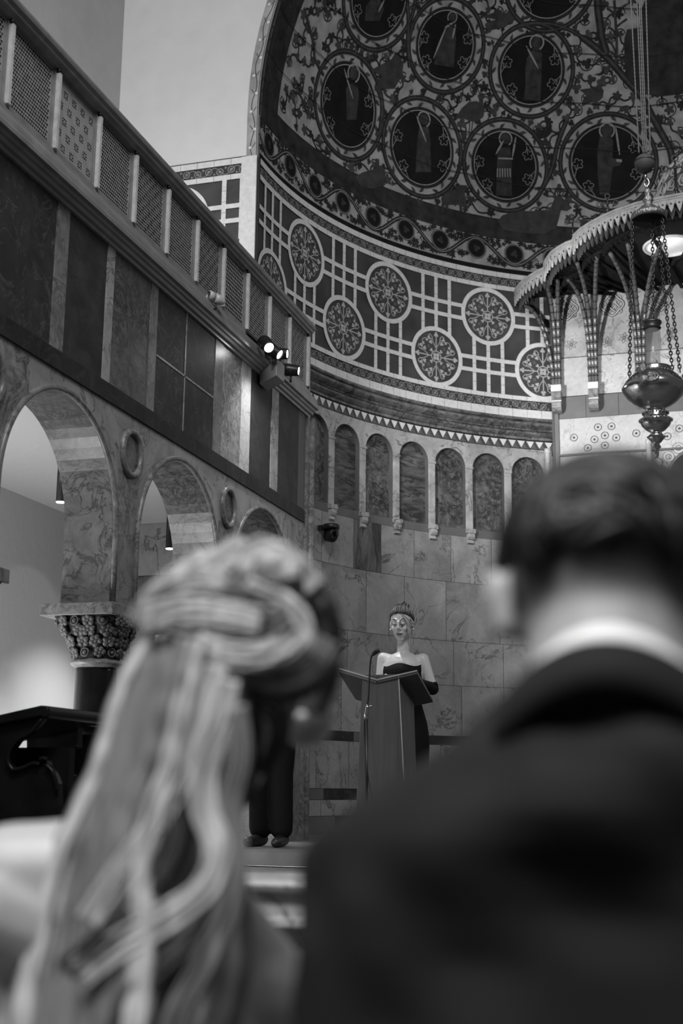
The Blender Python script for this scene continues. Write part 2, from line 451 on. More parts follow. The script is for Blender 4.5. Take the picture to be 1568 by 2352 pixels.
class Paint(MB):
    def __init__(s, surf): super().__init__(); s.S = surf
    def stroke(s, pts, w, mi, h, closed=False, thick=0):
        k = len(pts); L = []; Rr = []
        if not hasattr(w, '__len__'): w = [w]*k
        P = [s.S.proj(p) for p in pts]
        for i in range(k):
            a = P[(i+1) % k][0] if closed else P[min(i+1, k-1)][0]; b = P[i-1][0] if closed else P[max(i-1, 0)][0]
            t = a - b; t = t/(np.linalg.norm(t)+1e-9); sd = np.cross(P[i][1], t)
            for lst, q in ((L, 1), (Rr, -1)):
                pp, nn = s.S.proj(P[i][0] + sd*w[i]/2*q); lst.append(pp + nn*h)
        fs = [(i, (i+1) % k, k+(i+1) % k, k+i) for i in range(k if closed else k-1)]
        s.add(L + Rr, fs, mi)
    def fill(s, pts, mi, h, c=None, rings=3):
        P = [np.array(p, float) for p in pts]; c = np.mean(P, axis=0) if c is None else np.array(c, float)
        k = len(P); vs = []; pp, nn = s.S.proj(c); vs.append(pp + nn*h)
        for r in range(1, rings+1):
            for p in P:
                pp, nn = s.S.proj(c + (p-c)*r/rings); vs.append(pp + nn*h)
        fs = [(0, 1+i, 1+(i+1) % k) for i in range(k)]
        for r in range(rings-1):
            a = 1+r*k; b = a+k
            fs += [(a+i, b+i, b+(i+1) % k, a+(i+1) % k) for i in range(k)]
        s.add(vs, fs, mi)
    def disc(s, c, r, mi, h, n=40, rings=4, r0=0):
        p, e1, e2 = s.S.frame(c)
        out = [p + r*(e1*math.cos(2*PI*i/n) + e2*math.sin(2*PI*i/n)) for i in range(n)]
        s.fill(out, mi, h, p, rings)
    def ring(s, c, r, w, mi, h, n=48, a0=0, a1=2*PI):
        p, e1, e2 = s.S.frame(c); full = abs(a1-a0-2*PI) < 1e-6
        m = n if full else n+1
        s.stroke([p + r*(e1*math.cos(a0+(a1-a0)*i/n) + e2*math.sin(a0+(a1-a0)*i/n)) for i in range(m)], w, mi, h, closed=full)
    def loc(s, c, xy):
        p, e1, e2 = s.S.frame(c); return [p + e1*x + e2*y for x, y in xy]
def rot(pts, a, o=(0, 0), sc=1):
    c, q = math.cos(a), math.sin(a); return [(o[0]+sc*(x*c-y*q), o[1]+sc*(x*q+y*c)) for x, y in pts]
def leaf(n=5, deep=.45, k=30):
    o = []
    for i in range(k):
        a = 2*PI*i/k; r = 1 - deep + deep*abs(math.cos(n*a/2)); o.append((r*math.cos(a), r*math.sin(a)))
    return o
def quarter(c, r, a0, a1, n=8): return [(c[0]+r*math.cos(a0+(a1-a0)*i/n), c[1]+r*math.sin(a0+(a1-a0)*i/n)) for i in range(n+1)]
def medallion(P, c, R=.3, mi=(0, 1, 2, 3), h=.006):
    """mi: white, dark, mid, pale"""
    P.disc(c, R-.03, mi[1], h, 48, 4)
    P.ring(c, R-.02, .046, mi[0], h+.008, 56)
    r = R - .05
    P.ring(c, .058, .010, mi[3], h+.004, 24)
    for q in range(4):
        a = q*PI/2
        P.fill(P.loc(c, rot(leaf(1, 0, 12), a+PI/4, rot([(.026, 0)], a+PI/4)[0], .020)), mi[3], h+.004, rings=1)
        P.stroke(P.loc(c, rot([(.06, 0), (r*.8, 0)], a)), .012, mi[3], h+.004)
        P.fill(P.loc(c, rot(leaf(3, .5, 18), a, rot([(r*.88, 0)], a)[0], .030)), mi[3], h+.004, rings=1)
        P.stroke(P.loc(c, rot([(.10, .008), (.135, .03), (.165, .045), (r*.78, .05), (r*.86, .075), (r*.80, .10)], a)), .008, mi[3], h+.004)
        P.stroke(P.loc(c, rot([(.10, -.008), (.135, -.03), (.165, -.045), (r*.78, -.05), (r*.86, -.075), (r*.80, -.10)], a)), .008, mi[3], h+.004)
        b = a + PI/4
        P.fill(P.loc(c, rot([(.11, 0), (.135, .024), (.16, 0), (.135, -.024)], b)), mi[2], h+.004, rings=1)
        for (x, y, sc) in ((.085, .0, .021), (.15, .055, .024), (.15, -.055, .024), (.20, .072, .020), (.20, -.072, .020), (.195, .03, .017), (.195, -.03, .017)):
            P.fill(P.loc(c, rot(rot(leaf(3, .5, 18), PI, (0, 0), sc), b, rot([(x, y)], b)[0])), mi[3], h+.004, rings=1)
        P.stroke(P.loc(c, rot([(.165, -.10), (.185, -.055), (.225, -.02), (.232, 0), (.225, .02), (.185, .055), (.165, .10)], b)), .007, mi[3], h+.004)
def frieze(P, u0, u1, us, per, mi):
    """us: function from arc metre to point; u measured along the wall; per: list of (u, upper?)"""
    W_, D, Mi, Pl, SB, SF = mi
    def hbar(z, w, a, b, m, h=.012, step=.06):
        n = max(2, int(abs(b-a)/step)+1)
        P.stroke([us(a+(b-a)*i/(n-1), z) for i in range(n)], w, m, h)
    hbar(5.82, 1.60, u0, u1, D, .0015, .05)
    for za, zb in ((6.457, 6.548), (5.122, 5.218)): hbar((za+zb)/2, zb-za, u0, u1, SB, .003, .05)
    # joints show as small gaps between tiles
    def tiles(z, w, step):
        n = int(round((u1-u0)/step)); 
        for i in range(n):
            a = u0+(u1-u0)*i/n; b = u0+(u1-u0)*(i+1)/n; hbar(z, w, a+.0015, b-.0015, W_, .013, .05)
    tiles(6.576, .056, .16); tiles(6.432, .048, .16); tiles(5.240, .044, .16); tiles(5.076, .088, .16)
    # running scroll
    sp = .105
    for zc_, hh in ((6.502, .030), (5.170, .031)):
        n = int((u1-u0)/sp)
        for i in range(n):
            c = us(u0+(i+.5)*sp, zc_ + (.006 if i % 2 else -.006)); sg = 1 if i % 2 else -1
            P.ring(c, hh, .009, SF, .006, 18)
            P.disc(c, hh*.5, SF, .0065, 10, 1)
            P.stroke([us(u0+(i+.5)*sp + sp*(t-.5), zc_ + sg*hh*math.cos(PI*t)*1.2) for t in [j/8 for j in range(9)]], .008, SF, .0055)
            P.fill(P.loc(us(u0+(i+1)*sp, zc_+sg*hh*.9), rot(leaf(3, .5, 12), 0, (0, 0), .014)), SF, .007, rings=1)
    for u, upper in per:
        if u < u0-.4 or u > u1+.4: continue
        zc_ = 6.09 if upper else 5.55
        # grid in line with the medallion of the other row
        z_far = (5.262, zc_-.28) if upper else (zc_+.28, 6.41)
        for du in (-.165, 0, .165):
            if not (u0 < u+du < u1): continue
            dz = .28 - math.sqrt(max(0, .30**2-du*du)) + .005
            za, zb = (z_far[0], z_far[1]+dz) if upper else (z_far[0]-dz, z_far[1])
            k = 6
            for j in range(k):
                a = za+(zb-za)*j/k; b = za+(zb-za)*(j+1)/k
                P.stroke([us(u+du, a+.0015), us(u+du, b-.0015)], .042, W_, .012)
        other = 6.09 if not upper else 5.55
        for dz in (-.068, .068):
            a, b = max(u0, u-.34), min(u1, u+.34)
            if b > a: hbar(other+dz, .042, a, b, W_, .0135)
        if u0+.05 < u < u1-.05: medallion(P, us(u, zc_), .315, (W_, D, Mi, Pl))
KP = [MT[k] for k in ('tile_w', 'tile_d', 'tile_m', 'tile_l', 'scroll_bg', 'scroll_fg')]
# ------------------------------------------------------------------ apse wall
CY = Surf('cyl')
def cyl(a, z, r=R0): return (X0+r*math.cos(a), Y0+r*math.sin(a), z)
def dg(x): return math.radians(x)
P = Paint(CY)
def cyl_patch(P, a0, a1, z0, z1, mi, r=R0, step=2.0):
    n = max(1, int(abs(a1-a0)/step)+1)
    for i in range(n):
        p, q = dg(a0+(a1-a0)*i/n), dg(a0+(a1-a0)*(i+1)/n)
        P.add([cyl(p, z0, r), cyl(q, z0, r), cyl(q, z1, r), cyl(p, z1, r)], [(0, 3, 2, 1)], mi, True)
TH0, TH1 = 0, 180
names = ['m_a','m_b','m_c','m_bark','m_band','m_tan','m_span','m_niche','m_niche2','tile_w','tile_d','tile_m','dark']
mi = {k: i for i, k in enumerate(names)}
cyl_patch(P, TH0, TH1, PZ, 4.75, mi['dark'], R0+.08)
cyl_patch(P, TH0, TH1, 4.70, 7.0, mi['dark'], R0)
rows = [(PZ, 1.017, 'm_band', 11), (1.017, 1.156, 'x', 9), (1.156, 1.252, 'm_band', 5), (1.252, 1.67, 'x', 8.5), (1.67, 1.755, 'm_band', 6),
        (1.755, 2.24, 'x', 7.5), (2.24, 2.67, 'x', 9.5), (2.67, 3.253, 'x', 8.6), (3.253, 3.723, 'x', 6.9)]
rnd = random.Random(3)
for z0, z1, k, w in rows:
    a = 180 - rnd.random()*w*.6
    lo = 180.0
    while lo > 0:
        hi = lo; lo = max(0, (a if hi == 180 else hi - w*rnd.uniform(.8, 1.15)))
        kk = k if k != 'x' else rnd.choice(['m_a','m_b','m_c','m_a'])
        if k == 'x' and (z0, z1) == (3.253, 3.723) and lo < 151 < hi: kk = 'm_bark'
        if k == 'm_band' and rnd.random() < .3: kk = 'm_tan'
        cyl_patch(P, lo+.035, hi-.035, z0+.002, z1-.002, mi[kk])
cyl_patch(P, TH0, TH1, PZ, 3.73, mi['dark'], R0+.004)
# band under the niches, niche backs
NB = 3.803
cyl_patch(P, TH0, TH1, 3.723, NB, mi['m_tan'], R0-.001)
ctr = [155.4+6.72*3-6.72*k for k in range(24)]
HW = 2.72; rad = dg(HW)*R0; SPR = 4.615-rad
for k, c in enumerate(ctr):
    cyl_patch(P, c-HW-.4, c+HW+.4, NB, 4.66, mi['m_niche2' if k % 2 == 1 and k < 6 else 'm_niche'], R0+.055, 1.2)
    # spandrel over the arch, jambs
    n = 20; ho = 6.72/2
    pr = [(c+HW*math.cos(PI*i/n), SPR+rad*math.sin(PI*i/n)) for i in range(n+1)]
    for i in range(n):
        (a, za), (b, zb) = pr[i], pr[i+1]
        P.add([cyl(dg(a), za), cyl(dg(b), zb), cyl(dg(b), 4.70), cyl(dg(a), 4.70)], [(0, 1, 2, 3)], mi['m_span'])
        P.add([cyl(dg(a), za), cyl(dg(b), zb), cyl(dg(b), zb, R0+.055), cyl(dg(a), za, R0+.055)], [(3, 2, 1, 0)], mi['m_tan'])
    for sg in (-1, 1):
        a, b = c+sg*HW, c+sg*ho
        cyl_patch(P, min(a, b), max(a, b), NB-.02, 4.70, mi['m_span'])
        P.add([cyl(dg(a), NB), cyl(dg(a), SPR), cyl(dg(a), SPR, R0+.055), cyl(dg(a), NB, R0+.055)], [(0, 1, 2, 3)], mi['m_tan'])
    P.add([cyl(dg(c-HW), NB), cyl(dg(c+HW), NB), cyl(dg(c+HW), NB, R0+.055), cyl(dg(c-HW), NB, R0+.055)], [(3, 2, 1, 0)], mi['m_tan'])
# triangle band
n = 118
for i in range(n):
    a0, a1 = 180-180*i/n, 180-180*(i+1)/n; am = (a0+a1)/2
    P.add([cyl(dg(a0-.12), 4.785, R0-.001), cyl(dg(am), 4.712, R0-.001), cyl(dg(a1+.12), 4.785, R0-.001)], [(0, 1, 2)], mi['tile_w'])
    P.add([cyl(dg(am), 4.705, R0-.001), cyl(dg(a1), 4.795, R0-.001), cyl(dg(a1-180/n/2), 4.705, R0-.001)], [(0, 1, 2)], mi['tile_d'])
    P.add([cyl(dg(am), 4.705, R0-.002), cyl(dg(a1+180/n*.22), 4.76, R0-.002), cyl(dg(a1-180/n*.25), 4.705, R0-.002)], [(0, 1, 2)], mi['tile_m'])
cyl_patch(P, TH0, TH1, 4.698, 4.80, mi['tile_d'], R0)
struct(P.build('wall_apse', [MT[k] for k in names]))
# narrow pilasters between the niches, on small corbels
for k, c in enumerate(ctr):
    a = dg(c-6.72/2)
    if c-6.72/2 < 110 or c-6.72/2 > 166: continue
    mb = MB()
    er = np.array([math.cos(a), math.sin(a), 0]); et = np.array([-math.sin(a), math.cos(a), 0]); base = np.array([X0, Y0, 0])
    def bx(r0, r1, w, z0, z1):
        p = [base+er*r+et*t+np.array([0,0,z]) for z in (z0, z1) for r, t in ((r0,-w),(r1,-w),(r1,w),(r0,w))]
        mb.add(p, [(0,1,2,3),(7,6,5,4),(0,4,5,1),(1,5,6,2),(2,6,7,3),(3,7,4,0)])
    bx(R0-.012, R0+.06, .036, 3.80, SPR-.01); bx(R0-.02, R0+.06, .042, SPR-.012, SPR+.012)
    bx(R0-.05, R0+.02, .046, 3.755, 3.80); 
    prof = [(R0+.01, 3.755), (R0-.045, 3.755), (R0-.05, 3.72), (R0-.035, 3.695), (R0-.02, 3.69), (R0-.03, 3.66), (R0+.01, 3.645)]
    poly = [base+er*r+et*-.036+np.array([0,0,z]) for r, z in prof]
    mb.extrude(poly, et*.072)
    struct(mb.build('trim_niche_pilaster', MT['m_span'], bevel=.004))
# marble cornice under the frieze
def sweep(prof, a0, a1, n, name, m, smooth=True):
    mb = MB(); k = len(prof); vs = []
    for i in range(n+1):
        a = dg(a0+(a1-a0)*i/n)
        for r, z in prof: vs.append(cyl(a, z, r))
    fs = [(i*k+j, i*k+(j+1) % k, (i+1)*k+(j+1) % k, (i+1)*k+j) for i in range(n) for j in range(k)]
    fs += [tuple(range(k)), tuple(n*k+j for j in range(k))[::-1]]
    mb.add(vs, fs, 0, False); return struct(mb.build(name, m))
cp = [(R0+.02, 5.030), (R0-.020, 5.030), (R0-.024, 5.020), (R0-.075, 5.016), (R0-.080, 5.000), (R0-.070, 4.990)]
cp += [(R0-.045-.050*math.sin(PI*i/10), 4.985-.075*i/10) for i in range(11)]
cp += [(R0-.030, 4.905), (R0-.030, 4.895), (R0-.045, 4.890)] + [(R0-.028-.034*math.sin(PI*i/8), 4.885-.055*i/8) for i in range(9)] + [(R0-.010, 4.826), (R0-.010, 4.80), (R0+.02, 4.80)]
sweep(cp, 180, 62.6, 90, 'trim_apse_cornice', MT['m_corn'])
# mosaic frieze of the apse
P = Paint(CY)
A1 = dg(116.9)
def usC(u, z): return CY.uv(PI - u/R0, z)
per = [((180-175.776)*dg(1)*R0, False)]
per = []
for k in range(-1, 5):
    per.append(((180-(166.0-18.85*k))*dg(1)*R0, True)); per.append(((180-(156.6-18.85*k))*dg(1)*R0, False))
P.S = CY
frieze(P, 0.0, (PI-A1)*R0, usC, per, range(6))
struct(P.build('trim_apse_frieze', KP))
P = Paint(CY)
frieze(P, dg(180-63.1)*R0, PI*R0, usC, [((180-(14.0+18.85*k))*dg(1)*R0, True) for k in range(-1, 4)]+[((180-(23.4+18.85*k))*dg(1)*R0, False) for k in range(-1, 4)], range(6))
struct(P.build('trim_apse_frieze', KP))
# the same frieze turned onto the flat end wall, left and right of the opening
EN = Surf('end')
for sg in (-1, 1):
    P = Paint(EN)
    if sg < 0: usE = lambda u, z: np.array([-3.80-u, YE, z])
    else: usE = lambda u, z: np.array([2*X0+3.80+u, YE, z])
    if sg < 0:
        mb2 = P; P.box((XB, YE+.002, 4.36), (-3.72, YE+.04, 6.606), 1)
    else: P.box((2*X0+3.72, YE+.002, 4.36), (2*X0-XB, YE+.04, 6.606), 1)
    frieze(P, 0.0, 1.27, usE, [(.67, True), (.05, False), (1.29, False)], range(6))
    P.box((-3.86, YE-.016, 4.9), (-3.72, YE+.002, 6.605), 0) if sg < 0 else P.box((2*X0+3.72, YE-.016, 4.9), (2*X0+3.86, YE+.002, 6.605), 0)
    struct(P.build('trim_end_frieze', KP))
# ------------------------------------------------------------------ gallery cornice, balustrade
prof = [(-3.19,4.18),(-3.172,4.18),(-3.168,4.197),(-3.15,4.20),(-3.142,4.218),(-3.128,4.222),(-3.122,4.236),(-3.10,4.24),(-3.098,4.262),(-3.104,4.272)]
prof += [(-3.112-.03*(1-math.cos(PI/2*i/6)), 4.275+.07*math.sin(PI/2*i/6)) for i in range(7)]
prof += [(-3.150,4.350),(-3.152,4.362),(-3.165,4.366),(-3.168,4.395),(-3.176,4.40),(-3.235,4.40),(-3.235,4.18)]
mb = MB(); mb.extrude([(x, 2.0, z) for x, z in prof], (0, 7.52, 0)); struct(mb.build('trim_gallery_cornice', MT['cornice']))
mb = MB()
mb.extrude([(-3.17,8.34,4.10),(-3.04,8.34,4.155),(-3.04,8.34,4.285),(-3.17,8.34,4.30)], (0,.17,0))
struct(mb.build('trim_cornice_block', MT['cornice'], bevel=.004))
bal = empty('gallery_balustrade', (XW, 2.5, 4.40), 'long pierced wooden balustrade of the left gallery with moulded handrail', 'balustrade')
pr = [(-3.25,4.875),(-3.175,4.875),(-3.17,4.888),(-3.15,4.892),(-3.145,4.905),(-3.13,4.915),(-3.125,4.93),(-3.135,4.935),(-3.135,4.955),(-3.155,4.965),(-3.16,4.975),(-3.25,4.975)]
mb = MB(); mb.extrude([(x, 2.5, z) for x, z in pr], (0, 7.0, 0)); mb.build('handrail', MT['rail'], bal)
mb = MB(); mb.box((-3.23, 2.5, 4.40), (-3.185, 9.48, 4.435)); mb.build('bottom_rail', MT['rail'], bal)
posts = [9.462 - .4568*k for k in range(14)]
pm = MB(); y = posts[0]
pm.box((-3.20, -.011, 4.43), (-3.172, .011, 4.855), 0); 
frame0 = MB()
for k, y in enumerate(posts):
    mb = MB(); mb.box((-3.20, y-.011, 4.43), (-3.168, y+.011, 4.85), 0)
    mb.ball((-3.18, y-.004, 4.865), .014, 6, 1); mb.box((-3.23, y-.020, 4.43), (-3.19, y+.020, 4.88), 2)
    mb.build('post', [MT['post'], MT['black'], MT['rail']], bal)
rs = random.Random(5)
def panel(y0, y1, kind):
    mb = MB(); z0, z1 = 4.455, 4.865; x = -3.205; t = .012
    t = .03; H = z1-z0; Wd = y1-y0
    mb.box((x-.02, y0-.015, z0-.03), (x+.006, y0, z1+.02), 1); mb.box((x-.02, y1, z0-.03), (x+.006, y1+.015, z1+.02), 1)
    mb.box((x-.02, y0, z1), (x+.006, y1, z1+.02), 1); mb.box((x-.02, y0, z0-.03), (x+.006, y1, z0), 1)
    if kind == 'flower': nx, nz = 25, 27
    elif kind == 'big': nx, nz = 14, 15
    else: nx, nz = 20, 21
    cw, ch = Wd/nx, H/nz
    def cell(ya, za, w, h, holes):
        pass
    def hole_cell(ya, za, w, h, r, sx=1):
        cy, cz = ya+w/2, za+h/2
        outer = [(ya+w,cz),(ya+w,za+h),(cy,za+h),(ya,za+h),(ya,cz),(ya,za),(cy,za),(ya+w,za)]
        inner = [(cy+r*sx*math.cos(PI/4*i), cz+r*math.sin(PI/4*i)) for i in range(8)]
        vs = [(x, a, b) for a, b in outer] + [(x, a, b) for a, b in inner] + [(x-t, a, b) for a, b in inner]
        fs = [(i, (i+1) % 8, 8+(i+1) % 8, 8+i) for i in range(8)] + []
        mb.add(vs, fs, 0)
        mb.add(vs[8:], [(i, (i+1) % 8, 8+(i+1) % 8, 8+i) for i in range(8)], 2)
    if kind == 'flower':
        holes = {}
        for cj in range(2, nz, 5):
            for ci in range(2 if (cj//5) % 2 else -1, nx+3, 6):
                holes[(ci, cj)] = .0035
                for dx, dz in ((1,0),(-1,0),(0,1),(0,-1),(1,1),(-1,1),(1,-1),(-1,-1)): holes[(ci+dx, cj+dz)] = .0070 if dx*dz == 0 else .0058
        for i in range(nx):
            for j in range(nz):
                ya, za = y0+i*cw, z0+j*ch
                if (i, j) in holes: hole_cell(ya, za, cw, ch, holes[(i, j)])
                else: mb.quad((x,ya,za),(x,ya+cw,za),(x,ya+cw,za+ch),(x,ya,za+ch))
    else:
        for j in range(nz):
            off = (cw/2 if j % 2 else 0)
            if off:
                mb.quad((x,y0,z0+j*ch),(x,y0+off,z0+j*ch),(x,y0+off,z0+(j+1)*ch),(x,y0,z0+(j+1)*ch))
                mb.quad((x,y1-off,z0+j*ch),(x,y1,z0+j*ch),(x,y1,z0+(j+1)*ch),(x,y1-off,z0+(j+1)*ch))
            for i in range(nx - (1 if off else 0)):
                big = (i+2*(j//2)) % 4 == 0
                r = (.0095 if big else .0078) if kind == 'mix' else (.0115 if kind == 'big' else .0080)
                hole_cell(y0+off+i*cw, z0+j*ch, cw, ch, r*rs.uniform(.9, 1.08))
    return mb
kinds = ['mix','dot','mix','big','mix','dot','mix','dot','flower','dot','mix','dot','mix']
for k in range(13):
    a, b = posts[k+1]+.036, posts[k]-.036
    o = panel(a, b, kinds[k]).build('screen_panel', [MT['screen'], MT['rail'], MT['dark']], bal)
# last narrow end return
mb = MB(); mb.box((-3.26, 9.485, 4.40), (-3.17, 9.50, 4.875)); mb.build('end_post', MT['rail'], bal)
# ------------------------------------------------------------------ half dome: shell, painted vines and medallions
SP = Surf('sph'); DC = np.array([X0, Y0, ZA])
dn = ['p_bg','p_mid','p_vine','p_vine2','p_disc','p_robe','p_line','p_band']
BG, MID, VN, VH, DI, RB, LN, BD = range(8)
P = Paint(SP)
def dome_ray(px, py):
    d = ray(px, py); o = O - DC; b = o @ d; c = o @ o - R0*R0
    t = -b + math.sqrt(max(b*b - c, 0)); return o + t*d + DC
def cA(x, y): return dome_ray(600+x/3.24, y/3.24)          # four crops of the photograph that were measured
def cB(x, y): return dome_ray(1084+x/3.24, y/3.24)
def cC(x, y): return dome_ray(1040+x/2.97, y/2.97)
def cD(x, y): return dome_ray(560+x/2.904, y/2.904)
def sph(th, ph, r=R0): return (X0+r*math.cos(ph)*math.cos(th), Y0+r*math.cos(ph)*math.sin(th), ZA+r*math.sin(ph))
n, k = 96, 48
vs = [sph(PI*i/n, PI/2*j/k) for j in range(k+1) for i in range(n+1)]
fs = [(j*(n+1)+i, j*(n+1)+i+1, (j+1)*(n+1)+i+1, (j+1)*(n+1)+i) for j in range(k) for i in range(n)]
P.add(vs, fs, BG, True)
# dark ground band at the springing and dark woven band along the opening
def latband(z0, z1, mi, h, a0=0, a1=PI, n=120):
    for i in range(n):
        p, q = a0+(a1-a0)*i/n, a0+(a1-a0)*(i+1)/n
        pts = []
        for a, z in ((p, z0), (q, z0), (q, z1), (p, z1)):
            ph = math.asin((z-ZA)/R0); pts.append(sph(a, ph, R0-h))
        P.add(pts, [(0, 1, 2, 3)], mi)
latband(ZA+.001, 7.20, BD, .004)
latband(7.197, 7.212, VN, .0045)
def yband(y0, y1, mi, h, n=90):
    for i in range(n):
        pts = []
        for a, y in ((PI*i/n, y0), (PI*(i+1)/n, y0), (PI*(i+1)/n, y1), (PI*i/n, y1)):
            r = math.sqrt((R0-h)**2-(y-Y0)**2); pts.append((X0+r*math.cos(a), y, ZA+r*math.sin(a)))
        P.add(pts, [(0, 1, 2, 3)], mi)
yb = np.linspace(Y0, 9.99, 4)
for a, b in zip(yb[:-1], yb[1:]): yband(a, b, BD, .005)
yband(9.985, 10.0, VN, .0055)
# woven cells inside that band
def ypt(a, y):
    r = math.sqrt(R0**2-(y-Y0)**2); return np.array([X0+r*math.cos(a), y, ZA+r*math.sin(a)])
for i in range(26):
    a = PI*(i+.5)/26
    loopp = [ypt(a+.052*math.cos(2*PI*t/20), 9.82+.085*math.sin(2*PI*t/20)) for t in range(20)]
    P.stroke(loopp, .014, VN, .006, closed=True)
    for u in range(-3, 4):
        for v in range(-2, 3):
            if u*u/10+v*v/5 < 1: P.fill([ypt(a+u*.012+(.006 if v % 2 else 0)+.004*math.cos(2*PI*t/6), 9.82+v*.026+.009*math.sin(2*PI*t/6)) for t in range(6)], VN, .0065, rings=1)
def mirror(p): return np.array([2*X0-p[0], p[1], p[2]])
meds = [(cA(440,790), cA(848,790), cA(644,485), cA(644,1095)), (cA(965,1100), cA(1415,1100), cA(1190,815), cA(1190,1385)),
        (cD(1145,300), cD(1540,300), cD(1345,70), cD(1345,530)), (cB(210,525), cB(665,525), cB(437,245), cB(437,795)),
        (cB(5,1230), cB(480,1230), cB(243,970), cB(243,1495)), (cB(750,1210), cB(1270,1210), cB(1010,905), cB(1010,1520))]
C6 = []
for l, r, t, b in meds:
    c, _ = SP.proj((l+r+t+b)/4); rad_ = np.mean([np.linalg.norm(q-c) for q in (l, r, t, b)]); C6.append((c, rad_))
rm = float(np.mean([r for c, r in C6]))
C6.append((dome_ray(867, -8), rm)); C6.append((dome_ray(1262, -45), rm)); C6.append((dome_ray(1000, -190), rm)); C6.append((dome_ray(760, -150), rm))
allm = C6 + [(mirror(c), r) for c, r in C6]
def vine(pts, w, h=.008, m1=VN, m2=VH):
    P.stroke(pts, w, m1, h); P.stroke(pts, [x*.35 for x in w] if hasattr(w, '__len__') else w*.35, m2, h+.003)
def smooth(pts, n=6):
    p = [np.array(q, float) for q in pts]; p = [p[0]] + p + [p[-1]]; o = []
    for i in range(1, len(p)-2):
        for j in range(n):
            t = j/n; a, b, c, d = p[i-1], p[i], p[i+1], p[i+2]
            o.append(.5*((2*b)+(-a+c)*t+(2*a-5*b+4*c-d)*t*t+(-a+3*b-3*c+d)*t**3))
    o.append(p[-2]); return o
rnd = random.Random(11)
for ix, (c, r) in enumerate(allm):
    P.disc(c, r, DI, .007, 44, 6)
    P.ring(c, r-.012, .010, LN, .010, 56); P.ring(c, r+.012, .022, VN, .010, 56)
    ro = r+.115
    P.ring(c, ro, .050, VN, .009, 64); P.ring(c, ro, .014, VH, .012, 64)
    for i in range(20):
        a = 2*PI*i/20+rnd.random()*.1; s_ = 1 if i % 2 else -1
        r1 = ro-.02 if i % 2 else r+.02; q = -1 if i % 2 else 1
        L = .075
        tip = r1+q*L*.72
        pts = [(r1*math.cos(a), r1*math.sin(a)), ((r1+q*L*.5)*math.cos(a+.05), (r1+q*L*.5)*math.sin(a+.05)), (tip*math.cos(a+.16), tip*math.sin(a+.16)),
               ((r1+q*L*.45)*math.cos(a+.14), (r1+q*L*.45)*math.sin(a+.14)), (r1*math.cos(a+.08), r1*math.sin(a+.08))]
        P.fill(P.loc(c, pts), VH if i % 3 == 0 else MID, .008, rings=1)
    for i in range(18):
        a = 2*PI*(i+rnd.random()*.5)/18; q = ro+.065
        P.fill(P.loc(c, rot(leaf(3, .5, 14), a+rnd.random(), (q*math.cos(a), q*math.sin(a)), rnd.uniform(.026, .046))), MID if i % 2 else VN, .007, rings=1)
        P.stroke(P.loc(c, [(ro*math.cos(a-.12), ro*math.sin(a-.12)), (q*math.cos(a), q*math.sin(a))]), .012, VN, .007)
    # outlined leaves at the rim inside
    for a in (2.6, 3.5, 5.4, 6.2+rnd.random()*.3):
        q = r*.80; o = (q*math.cos(a), q*math.sin(a)); 
        pts = rot(leaf(5, .45, 30), a, o, .062); P.stroke(P.loc(c, pts), .006, LN, .010, closed=True)
        P.stroke(P.loc(c, [o, (r*.95*math.cos(a-.35), r*.95*math.sin(a-.35))]), .006, LN, .010)
# saints in the medallions: robe, halo, palm branch
def figure(fn, halo, hr, robe, staff, w=6):
    hc = fn(*halo); e = fn(halo[0]+hr, halo[1]); rr = np.linalg.norm(e-hc)
    P.fill([fn(*q) for q in robe], RB, .0095)
    P.disc(hc, rr*.75, RB, .012, 16, 1); P.ring(hc, rr, rr*.22, LN, .0125, 30, -.9, PI+.9)
    for st in staff:
        a = [np.array(fn(*q)) for q in st]; k = [a[0]+(a[-1]-a[0])*t/6 for t in range(7)] if len(a) == 2 else a
        P.stroke(k, [.006+.016*math.sin(PI*t/6)**.7 for t in range(len(k))] if len(k) == 7 else .012, LN, .013)
figure(cC, (568,290), 46, [(545,320),(600,315),(606,380),(602,450),(600,560),(592,690),(480,685),(492,570),(490,470),(500,400),(520,370)], [[(495,310),(580,470)]])
figure(cC, (355,948), 42, [(320,1010),(385,1005),(400,1080),(398,1200),(400,1340),(290,1335),(296,1200),(298,1060)], [[(425,935),(402,1075)], [(345,955),(288,1055)]])
for i in range(6): P.stroke([cC(300+i*17, 1150), cC(298+i*18, 1210)], .013, LN, .0125)
P.stroke([cC(305,1082), cC(405,1085)], .018, LN, .0125)
figure(cC, (1048,892), 50, [(1000,930),(1075,915),(1090,970),(1085,1080),(1150,1090),(1140,1130),(1090,1140),(1065,1330),(1000,1330),(985,1200),(982,1040)], [[(1108,868),(1135,1060)]])
P.stroke([cC(1112,1095), cC(1150,1100)], .03, LN, .0125)
figure(cD, (1385,115), 30, [(1340,170),(1400,150),(1412,260),(1395,450),(1262,430),(1300,300)], [[(1345,178),(1260,390)], [(1408,160),(1385,260)], [(1335,185),(1390,150)]])
figure(cD, (725,490), 38, [(675,590),(715,550),(755,580),(762,640),(745,800),(680,800)], [[(662,458),(722,660)]])
figure(cD, (1195,797), 40, [(1165,850),(1225,845),(1240,940),(1245,1150),(1140,1150),(1150,960)], [[(1145,770),(1212,950)]])
figure(cD, (885,-60), 38, [(840,0),(900,-10),(930,60),(900,140),(800,140),(810,40)], [[(930,0),(890,80)]])
